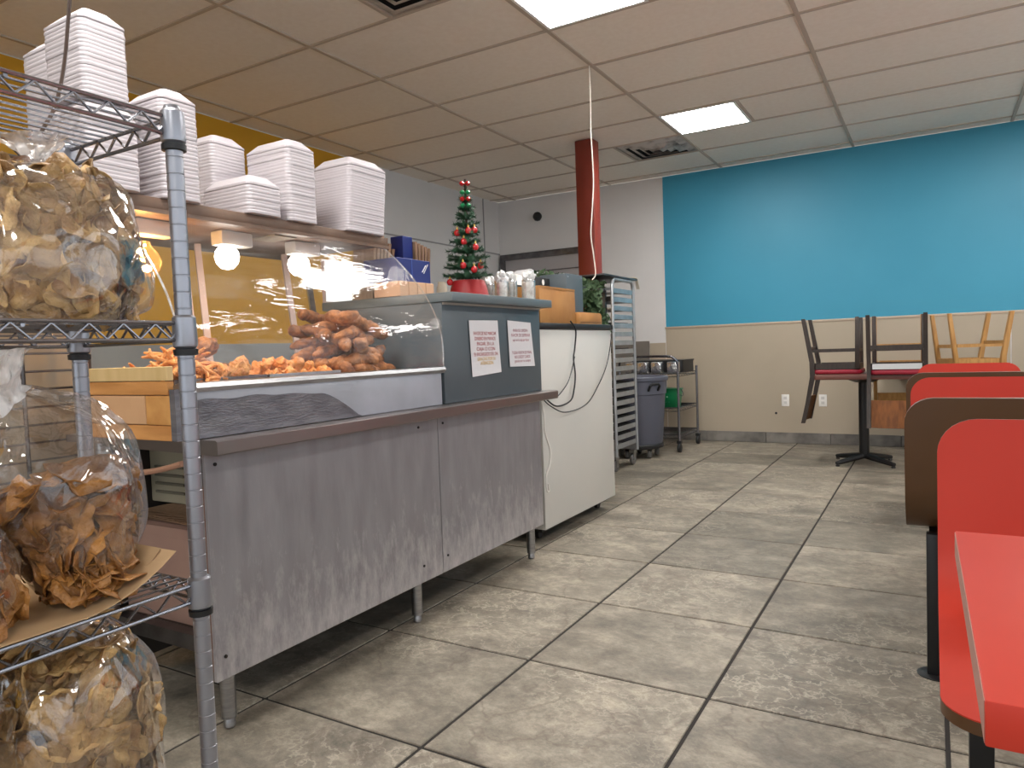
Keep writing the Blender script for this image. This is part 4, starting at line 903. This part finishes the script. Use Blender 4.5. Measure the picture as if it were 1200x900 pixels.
# ------------------------------------------------------------------ booth benches on the right
def bench(name, label, y0, dirn, x0, x1, front, back, ztop=.85, zseat=.455, group='single booth benches', leg_in=.075, sl=.42):
    """one-piece bent shell: back rises at y0 and the seat runs off along dirn (-1 towards the viewer)"""
    t = thing(name, label, 'bench', ((x0+x1)/2, y0, 0), group)
    prof = spline([(y0+.0, ztop), (y0-dirn*-.012, ztop-.18), (y0+dirn*.03, zseat+.10), (y0+dirn*.055, zseat+.035), (y0+dirn*.11, zseat+.003), (y0+dirn*.25, zseat-.004), (y0+dirn*.41, zseat+.006)] if False else
                  [Vector((0, y0, ztop)), Vector((0, y0+dirn*.012, ztop-.15)), Vector((0, y0+dirn*.03, ztop-.29)), Vector((0, y0+dirn*.05, zseat+.06)), Vector((0, y0+dirn*.09, zseat+.018)), Vector((0, y0+dirn*.15, zseat+.004)), Vector((0, y0+dirn*.28, zseat)), Vector((0, y0+dirn*sl, zseat+.004))], 4)
    n = len(prof); ls = [0]
    for a, b in zip(prof[:-1], prof[1:]): ls.append(ls[-1]+(b-a).length)
    Lt = ls[-1]; R = .075
    def inset(s):
        d = min(s, Lt-s)
        return 0 if d >= R else R-math.sqrt(max(0, R*R-(R-d)**2))
    # resample with dense rounded ends
    S_ = [R*(1-math.cos(PI/2*k/7)) for k in range(8)]; S_ = S_+[R+(Lt-2*R)*k/18 for k in range(1, 18)]+[Lt-q for q in reversed(S_)]
    def at(s):
        for i in range(n-1):
            if s <= ls[i+1]+1e-9:
                q = (s-ls[i])/(ls[i+1]-ls[i]+1e-12); return prof[i]+(prof[i+1]-prof[i])*q, (prof[i+1]-prof[i]).normalized()
        return prof[-1], (prof[-1]-prof[-2]).normalized()
    def layer(o0, o1, mat, nm):
        mb = MB(); rows = []
        for s in S_:
            p, tg = at(s); nn = Vector((0, dirn*abs(tg.z)+0, 0))
            nrm = Vector((0, -tg.z, tg.y))*(1 if dirn < 0 else 1)
            if nrm.y*dirn+nrm.z < 0: nrm = -nrm
            i_ = inset(s); rows.append((p, nrm, i_))
        v = []
        for p, nrm, i_ in rows:
            for o_ in (o0, o1):
                q = p+nrm*o_; v += [(x0+i_, q.y, q.z), (x1-i_, q.y, q.z)]
        f = []
        for k in range(len(rows)-1):
            a, b = 4*k, 4*k+4
            f += [(a, a+1, b+1, b), (a+2, b+2, b+3, a+3), (a, b, b+2, a+2), (a+1, a+3, b+3, b+1)]
        f += [(0, 2, 3, 1), (len(v)-4, len(v)-3, len(v)-1, len(v)-2)]
        mb.add(v, f); return mb.build(nm, mat, t, sharp=.7)
    layer(.0, .002, front, 'seat_face'); layer(-.020, -.0002, back, 'shell')
    for x in (x0+leg_in, x1-leg_in):
        yl = y0+dirn*.07
        l = MB().box(x-.022, x+.022, yl-.022, yl+.022, .004, zseat-.02).build('leg', BLACKM, t, bevel=.003)
        MB().lathe([(.05, 0), (.05, .003), (.03, .007), (0, .007)], (x, yl, 0), 18).build('foot_plate', BLACKM, l)
        MB().bar((x, yl+dirn*.02, .41), (x, y0+dirn*.38, .415), .03, .022).build('seat_arm', BLACKM, t)
    return t
bench('booth_bench', 'coral red bench facing the viewer behind the nearest red table', 1.80, -1, .006, .535, REDLAM, BRNLAM, sl=.58)
bench('booth_bench', 'brown backed bench facing away, directly behind the nearest red bench', 2.40, 1, -.075, .455, REDLAM, BRNLAM)
bench('booth_bench', 'coral red bench facing the viewer, second red one down the row', 3.52, -1, -.085, .445, REDLAM, BRNLAM, leg_in=.22)
bench('booth_bench', 'brown backed bench facing away, second brown one down the row', 3.98, 1, -.115, .415, REDLAM, BRNLAM, leg_in=.22)
bench('booth_bench', 'coral red bench facing the viewer, farthest of the row by the upturned chairs', 5.12, -1, -.085, .445, REDLAM, BRNLAM, leg_in=.22)
# nearest red table
t = thing('booth_table', 'coral red laminate booth table nearest the viewer, cut by the right edge', 'table', (.33, 1.02, 0))
mb = MB(); mb.prism([(.028, 1.325), (.62, 1.325), (.62, .715), (.036, .715)], .678, .719); mb.build('table_core', REDLAM, t, bevel=.002)
mb = MB(); mb.prism([(.0275, 1.322), (.0285, 1.322), (.0365, .718), (.0355, .718)], .680, .7175); mb.build('edge_band', PINKEDGE, t)
MB().lathe([(.035, .02), (.035, .677)], (.36, 1.02, 0), 14).build('column', BLACKM, t)
MB().lathe([(.24, 0), (.24, .012), (.05, .03), (.035, .035)], (.36, 1.02, 0), 24).build('base', BLACKM, t)
for n, (y, xx) in enumerate(((2.96, .17), (4.54, .17))):
    t = thing('booth_table', 'booth table hidden behind the brown benches, %s down the row' % ('second', 'third')[n], 'table', (xx, y, 0))
    mb = MB(); mb.prism([(-.02, y-.29), (.5, y-.29), (.5, y+.29), (-.02, y+.29)], .66, .70); mb.build('tabletop', REDLAM, t, bevel=.002)
    MB().lathe([(.035, .02), (.035, .659)], (.24, y, 0), 14).build('column', BLACKM, t); MB().lathe([(.2, 0), (.2, .012), (.05, .03), (.035, .035)], (.24, y, 0), 24).build('base', BLACKM, t)

# ------------------------------------------------------------------ dining tables with upturned chairs
def dining_table(label, cx, cy, wx, wy, ztop, colx=None, coly=None):
    colx = cx if colx is None else colx; coly = cy if coly is None else coly
    t = thing('dining_table', label, 'table', (colx, coly, 0))
    mb = MB(); mb.prism(rrect(cx-wx/2, cx+wx/2, cy-wy/2, cy+wy/2, .02), ztop-.036, ztop); mb.build('tabletop', TABLEW, t, bevel=.004)
    MB().lathe([(.038, .05), (.038, ztop-.06)], (colx, coly, 0), 16).build('column', BLACKM, t)
    MB().lathe([(.06, ztop-.075), (.16, ztop-.0365)], (colx, coly, 0), 4).build('top_plate', BLACKM, t)
    for k in range(4):
        a = PI/4+k*PI/2+.1; c, s = math.cos(a), math.sin(a)
        l = MB(); l.tube([(colx+c*d, coly+s*d, z) for d, z in ((.02, .065), (.12, .05), (.24, .033), (.29, .026))], .02, 8, rf=lambda q, p: .028-.012*q); l.build('foot_arm', BLACKM, t)
        MB().lathe([(.016, 0), (.018, .006), (.012, .014)], (colx+c*.28, coly+s*.28, 0), 10).build('glide', BLACKM, t)
    return t
TZ = .738
dining_table('dining table on a black cross base carrying upturned dark chairs', -.44, 6.465, .76, .69, TZ, -.49, 6.45)
dining_table('dining table carrying upturned honey coloured chairs, by the beige wall', .0, 7.18, .64, .54, TZ)
def chair_proto(label, wood, panel, cush, splay=0., tape=False):
    t = thing('dining_chair', label, 'chair', (0, 0, 0), 'upturned chairs on the tables', local=True)
    W2, D2, SH = .185, .18, .455
    t['seat'] = SH
    mb = MB(); mb.prism(rrect(-W2, W2, -D2, D2+.01, .04), SH-.038, SH-.001); mb.build('seat_cushion', cush, t, bevel=.012, seg=3)
    f = MB()
    for y in (-D2+.012, D2-.012): f.box(-W2+.03, W2-.03, y-.009, y+.009, SH-.085, SH-.039)
    for x in (-W2+.012, W2-.012): f.box(x-.009, x+.009, -D2+.03, D2-.03, SH-.085, SH-.039)
    f.build('seat_frame', wood, t)
    for x in (-1, 1):
        MB().prism([(D2-.04, SH-.04), (D2-.004, SH-.04), (D2-.006+splay, 0), (D2-.034+splay, 0)], x*(W2-.014)-.015, x*(W2-.014)+.015, 'x').build('leg', wood, t, bevel=.003)
        # rear leg runs up into the back post
        P = [(-D2+.03, SH-.05), (-D2-.012, SH-.10), (-D2-.075, 0), (-D2-.045, 0), (-D2+.035, SH-.20)]
        P = [(-D2-.072, 0), (-D2-.042, 0), (-D2+.022, SH-.10), (-D2+.026, SH+.02), (-D2-.02, SH+.24), (-D2-.055, SH+.40), (-D2-.085, SH+.40), (-D2-.05, SH+.24), (-D2-.012, SH+.02), (-D2-.014, SH-.10)]
        MB().prism(P, x*(W2+.004)-.014, x*(W2+.004)+.014, 'x').build('leg', wood, t)
    MB().box(-W2+.02, W2-.02, D2-.027, D2-.011, SH-.20, SH-.175).build('stretcher', wood, t)
    for x in (-1, 1): MB().bar((x*(W2-.01), D2-.025, SH-.19), (x*(W2-.005), -D2+.0, SH-.19), .014, .022).build('stretcher', wood, t)
    MB().bar((-W2+.01, -D2-.02, SH-.21), (W2-.01, -D2-.02, SH-.21), .016, .03).build('stretcher', wood, t)
    mb = MB(); mb.grid(lambda u, v: ((u-.5)*2*(W2-.012), -D2-.026-.05*v-.022*(1-(2*u-1)**2), SH+.19+.205*v), 9, 5); mb.build('back_panel', panel, t, thick=.012)
    if tape: MB().box(-W2+.02, W2-.02, -D2+.0005, -D2+.0028, SH-.084, SH-.042).build('label_strip', M('silver_label', S(214, 216, 218), .4), t)
    return t
def flip(t, x, y, rz, dz=.0005):
    t.location = (x, y, TZ+t['seat']+dz); t.rotation_euler = (PI, 0, rz); del t['seat']
p1 = chair_proto('upturned dark chair with wine red seat at the left end of the dining table', DKWOOD, BACKW, REDCUSH)
flip(p1, -.678, 6.47, PI/2)
p2 = chair_proto('upturned dark chair with silver label strip, its brown back panel facing the viewer', DKWOOD, BACKW, REDCUSH, tape=True)
flip(p2, -.235, 6.265, PI)
p3 = chair_proto('upturned honey wood chair on the far side of the dark chairs\' table', LTWOOD, LTWOOD, TABLEW, splay=.03)
flip(p3, -.24, 6.67, 0)
p4 = chair_proto('upturned honey wood chair farthest right, over the coral bench tops', LTWOOD, LTWOOD, TABLEW, splay=.05)
flip(p4, .25, 7.0, -PI/2+.36)

# ------------------------------------------------------------------ wire shelving rack with bags, near left
RKX0, RKX1, RKY0, RKY1 = -.992, -1.287, -.32, .697
RACK = thing('wire_rack', 'chrome wire shelving rack on ribbed grey posts, nearest on the left', 'shelving rack', (-1.14, .2, 0))
prof = [(.0105, .0), (.0127, .004)]; z = .02
while z < 1.412: prof += [(.0127, z), (.0119, z+.0008), (.0119, z+.0018), (.0127, z+.0026)]; z += .0254
prof += [(.0127, 1.415), (.011, 1.42)]
pm = MB().lathe(prof, (0, 0, 0), 16).mesh('post', POSTM)
SHELVES = (1.402, 1.092, .686, .30)
for x in (RKX0, RKX1):
    for y in (RKY0, RKY1):
        p = link('post', pm, RACK, Vector((x, y, 0))-RACK.location)
        for zs in SHELVES:
            o = MB().lathe([(.0135, -.04), (.0178, -.036), (.0185, -.03), (.0172, .008), (.0135, .012)], (x, y, zs), 16); c = link('collar', o.mesh('collar', POSTM, off=(x, y, 0)), p)
            o = MB().lathe([(.0135, -.05), (.0178, -.049), (.0182, -.0405), (.0135, -.0395)], (x, y, zs), 16); link('clamp_ring', o.mesh('clamp_ring', BLACK, off=(x, y, 0)), p)
for zs in SHELVES:
    f = MB(); zb = zs-.026
    for x in (RKX0, RKX1):
        for zz in (zs, zb): f.tube([(x, RKY0, zz), (x, RKY1, zz)], .0032, 8)
    for y in (RKY0, RKY1):
        for zz in (zs, zb): f.tube([(RKX0, y, zz), (RKX1, y, zz)], .0032, 8)
    sh = f.build('shelf', CHROME, RACK)
    w = MB(); n = 42
    for x in (RKX0, RKX1): w.tube([(x, RKY0+(RKY1-RKY0)*i/n, zs-.002-(.022 if i % 2 else 0)) for i in range(n+1)], .0024, 6)
    n = 12
    for y in (RKY0, RKY1): w.tube([(RKX0+(RKX1-RKX0)*i/n, y, zs-.002-(.022 if i % 2 else 0)) for i in range(n+1)], .0024, 6)
    w.build('truss_wire', CHROME, sh)
    w = MB()
    for i in range(1, 12): x = RKX0+(RKX1-RKX0)*i/12; w.tube([(x, RKY0, zs+.001), (x, RKY1, zs+.001)], .0019, 6)
    for y in (.18, .47): w.tube([(RKX0, y, zs-.005), (RKX1, y, zs-.005)], .003, 6)
    w.build('deck_wire', CHROME, sh)

# big crisp pieces: thin curled sheets, each bag holds many
def chip_mesh(seed, s, mat):
    rnd = random.Random(seed); ca, cb, ph = rnd.uniform(-1, 1), rnd.uniform(-1, 1), rnd.uniform(0, 6); mb = MB(); N = 8
    def f(u, v):
        a, b = 2*u-1, 2*v-1
        x = a*math.sqrt(1-b*b/2); y = b*math.sqrt(1-a*a/2); r = 1+.14*math.sin(3*math.atan2(y, x)+ph)+.08*math.sin(7*math.atan2(y, x)+2*ph)
        return (x*r*s, y*r*s*.8, s*(.34*ca*x*x+.36*cb*y*y+.10*math.sin(4*x+ph)+.08*math.sin(5*y+2*ph)+.10*noise.noise(Vector((x*3+seed, y*3, ph)))))
    mb.grid(f, N, N); return mb.mesh('crisp_piece', mat, sharp=1.6, thick=.0012)
CHIPS = {k: [chip_mesh(k*50+i, (.030, .040, .050, .036, .044)[i % 5], m) for i in range(10)] for k, m in ((0, CRISP), (1, CRISP_D))}
def bag(label, axis, nchips, kind, fill, tuft, seed, box=None, wrinkle=.010):
    """axis: (x, y, z, rx, ry) rings from base to neck and the flared mouth; fill: part of the axis that holds crisps"""
    rnd = random.Random(seed)
    t = thing('crisp_bag', label, 'bag', (axis[0][0], axis[0][1], axis[0][2]), 'clear bags of fried crisps on the wire rack')
    A = [spline([(a[0], a[1], a[2]) for a in axis], 5), spline([(a[3], a[4], 0) for a in axis], 5)]
    n = len(A[0]); NU = 44
    def surf(u, v, k=1., wob=1.):
        i = min(n-1, max(0, v*(n-1))); i0 = int(i); i1 = min(n-1, i0+1); q = i-i0
        c = A[0][i0].lerp(A[0][i1], q); r = A[1][i0].lerp(A[1][i1], q)
        tg = (A[0][min(n-1, i0+1)]-A[0][max(0, i0-1)]).normalized()
        ex = Vector((1, 0, 0))-tg*tg.x; ex.normalize(); ey = tg.cross(ex)
        a = 2*PI*u; d = Vector((math.cos(a), math.sin(a), 0))
        nz = noise.noise(Vector((d.x*2.2+seed, d.y*2.2, v*5)))*wrinkle*1.6+noise.noise(Vector((d.x*6+seed, d.y*6, v*11)))*wrinkle*.8
        pl = .10*math.sin(a*9+seed)*max(0, v-tuft)/(1-tuft) if tuft < 1 else 0
        p = c+ex*(d.x*max(.002, r.x)*(k+pl))+ey*(d.y*max(.002, r.y)*(k+pl))+(ex*d.x+ey*d.y)*nz*wob*(1-.6*max(0, (v-tuft)))
        return p
    def clampb(p):
        if box:
            x0, x1, y0, y1, z0, z1 = box; return Vector((min(max(p.x, x0), x1), min(max(p.y, y0), y1), min(max(p.z, z0), z1)))
        return p
    vs = tuft-.03
    mb = MB(); mb.grid(lambda u, v: clampb(surf(u, v*vs)), NU, 30, wrap=True)
    mb.add([clampb(surf(k/NU, 0)) for k in range(NU)], [tuple(range(NU))]); mb.build('film', BAGF, t, sharp=1.2)
    mb = MB(); mb.grid(lambda u, v: clampb(surf(u, vs+v*(1-vs))), NU, 12, wrap=True); mb.build('gathered_mouth', BAGT, t, sharp=1.2)
    mb = MB(); mb.grid(lambda u, v: clampb(surf(u, .02+v*(fill*.93-.02), .66, .3)), 20, 10, wrap=True)
    mb.add([clampb(surf(k/20, .02, .66, .3)) for k in range(20)], [tuple(range(20))]); mb.add([clampb(surf(k/20, fill*.93, .66, .3)) for k in range(20)], [tuple(range(20))])
    o = mb.build('crumbs', CRUMB, t); o['kind'] = 'stuff'
    for i in range(nchips):
        u = rnd.random(); v = fill*(.03+.95*rnd.random()); k = rnd.choice((.60, .68, .76, .80))
        full = surf(u, v, 1., 0); c = surf(u, v, .0, 0); out = (full-c); Rr = out.length
        ci = rnd.randrange(10); cs = (.030, .040, .050, .036, .044)[ci % 5]
        p = clampb(c+out*(max(0., min(Rr*(k+.10), Rr-.64*cs))/max(Rr, 1e-4)))
        if box:
            p.x = min(max(p.x, box[0]+.02), box[1]-.02); p.z = max(p.z, box[4]+.042)
        if out.length < 1e-4: out = Vector((1, 0, 0))
        out.normalize()
        if v > fill*.86: out = (out*.5+Vector((0, 0, 1))).normalized(); 
        nrm = (out+Vector([rnd.uniform(-.42, .42) for _ in range(3)])).normalized()
        q = nrm.to_track_quat('Z', 'Y') @ Vector((0, 0, 1)).rotation_difference(Vector((0, 0, 1)))
        M4 = nrm.to_track_quat('Z', 'Y').to_matrix() @ Matrix.Rotation(rnd.uniform(0, 6.28), 3, 'Z')
        o = link('crisp_piece', CHIPS[kind][ci], t, p-WL[t.name], M4.to_euler()); s = rnd.uniform(.8, 1.15); o.scale = (s, s, s)
    return t
Z1, Z2, Z3 = 1.0965, .6945, .3045
bag('tied clear bag of pale fried crisps on the upper shelf, frilled mouth on top',
    [(-1.14, .575, Z1, .09, .10), (-1.14, .575, Z1+.03, .118, .145), (-1.14, .578, Z1+.12, .118, .138), (-1.14, .578, Z1+.19, .10, .118), (-1.14, .575, Z1+.225, .06, .075), (-1.14, .572, Z1+.243, .015, .017), (-1.14, .570, Z1+.26, .03, .03), (-1.14, .568, Z1+.274, .045, .046)],
    170, 0, .56, .74, 1, (-1.262, -1.018, .3, .735, Z1, 1.372))
bag('knotted clear bag of brown fried crisps slumped on kraft paper, middle shelf',
    [(-1.045, .56, Z2+.004, .016, .02), (-1.06, .565, Z2+.025, .055, .055), (-1.09, .57, Z2+.08, .085, .088), (-1.115, .57, Z2+.16, .105, .108), (-1.13, .555, Z2+.225, .085, .095), (-1.135, .525, Z2+.275, .04, .05), (-1.135, .505, Z2+.30, .02, .026), (-1.135, .49, Z2+.325, .04, .045), (-1.135, .475, Z2+.355, .065, .07)],
    150, 1, .40, .72, 2, (-1.28, -.985, .3, .74, Z2+.001, 1.06))
bag('clear bag of dark brown crisps cut by the left edge on the middle shelf',
    [(-1.06, .415, Z2+.003, .05, .045), (-1.07, .41, Z2+.04, .07, .068), (-1.08, .39, Z2+.11, .075, .072), (-1.09, .36, Z2+.18, .05, .05), (-1.10, .33, Z2+.22, .015, .015), (-1.10, .32, Z2+.25, .04, .04)],
    90, 1, .62, .75, 3, (-1.28, -.985, .2, .48, Z2+.001, 1.0))
bag('clear bag of pale folded crisps on the lowest shelf in view',
    [(-1.13, .575, Z3, .09, .09), (-1.13, .575, Z3+.03, .125, .118), (-1.13, .575, Z3+.14, .125, .122), (-1.13, .57, Z3+.25, .112, .108), (-1.13, .56, Z3+.31, .075, .07), (-1.13, .55, Z3+.338, .03, .03), (-1.13, .54, Z3+.352, .03, .03)],
    170, 0, .72, .8, 4, (-1.262, -1.018, .3, .70, Z3, .654))
bag('clear bag of crisps in shadow at the lower left corner of the rack',
    [(-1.13, .345, Z3, .07, .07), (-1.13, .345, Z3+.03, .10, .088), (-1.13, .345, Z3+.14, .10, .09), (-1.13, .345, Z3+.24, .08, .07), (-1.13, .345, Z3+.29, .02, .02), (-1.13, .345, Z3+.32, .04, .04)],
    90, 1, .62, .78, 5, (-1.262, -1.018, .1, .445, Z3, .65))
# kraft liner on the middle shelf, curling up at the far end
mb = MB()
def liner(u, v):
    y = -.2+.84*u; c = max(0, (u-.86)/.14); return (-1.275+.285*v, y+.035*c-.015*c*c, .6905+.055*c**1.7+.003*math.sin(v*4+u*9)*(1 if u > .3 else 0)*.3+.0005)
mb.grid(liner, 40, 8); o = single(mb, 'kraft_liner', KRAFT, 'tan kraft paper liner under the slumped bag, curled up at the post', 'paper', thick=.0012)
for i in range(3):
    mb = MB(); mb.grid(lambda u, v, i=i: (-1.265+.245*v, .57+.085*u, .6925+.0022*(i+1)+.05*u**1.8), 10, 6)
    mb.build('paper_ply', KRAFTD if i % 2 else KRAFT, o, thick=.0006)
# dark box on the top shelf, grid rack and cabinet behind
t = thing('navy_box', 'dark navy box seen through the top rack shelf at the left edge', 'box', (-2.05, .78, SHZ))
MB().box(-2.12, -1.95, .72, .90, 1.36, 1.60).build('carton', M('dark_navy', S(34, 36, 52), .6), t, bevel=.003)
MB().box(-1.9495, -1.948, .74, .88, 1.50, 1.56).build('maroon_band', M('maroon_band', S(92, 34, 40), .6), t)
t = thing('beige_cabinet', 'beige grey cabinet behind the left end of the wire rack', 'cabinet', (-2.6, .8, 0))
MB().box(-2.75, -2.44, .62, 1.36, .03, 1.32).build('casing', M('beige_grey', S(150, 140, 124), .55), t, bevel=.006)
MB().box(-2.72, -2.47, .66, 1.32, .0, .0295).build('plinth', BLACK, t)
t = thing('wire_grid', 'dark wire grid rack standing in front of the beige cabinet', 'rack', (-2.3, .8, 0))
for y in (.62, 1.09, 1.27):
    mb = MB(); mb.tube([(-2.32, y, 0), (-2.32, y, 1.30)], .006, 6); mb.build('upright', DKSTEEL, t)
for i in range(19):
    mb = MB(); mb.tube([(-2.32, .62, .27+i*.0535), (-2.32, 1.27, .27+i*.0535)], .0034, 6); mb.build('rung', DKSTEEL, t)
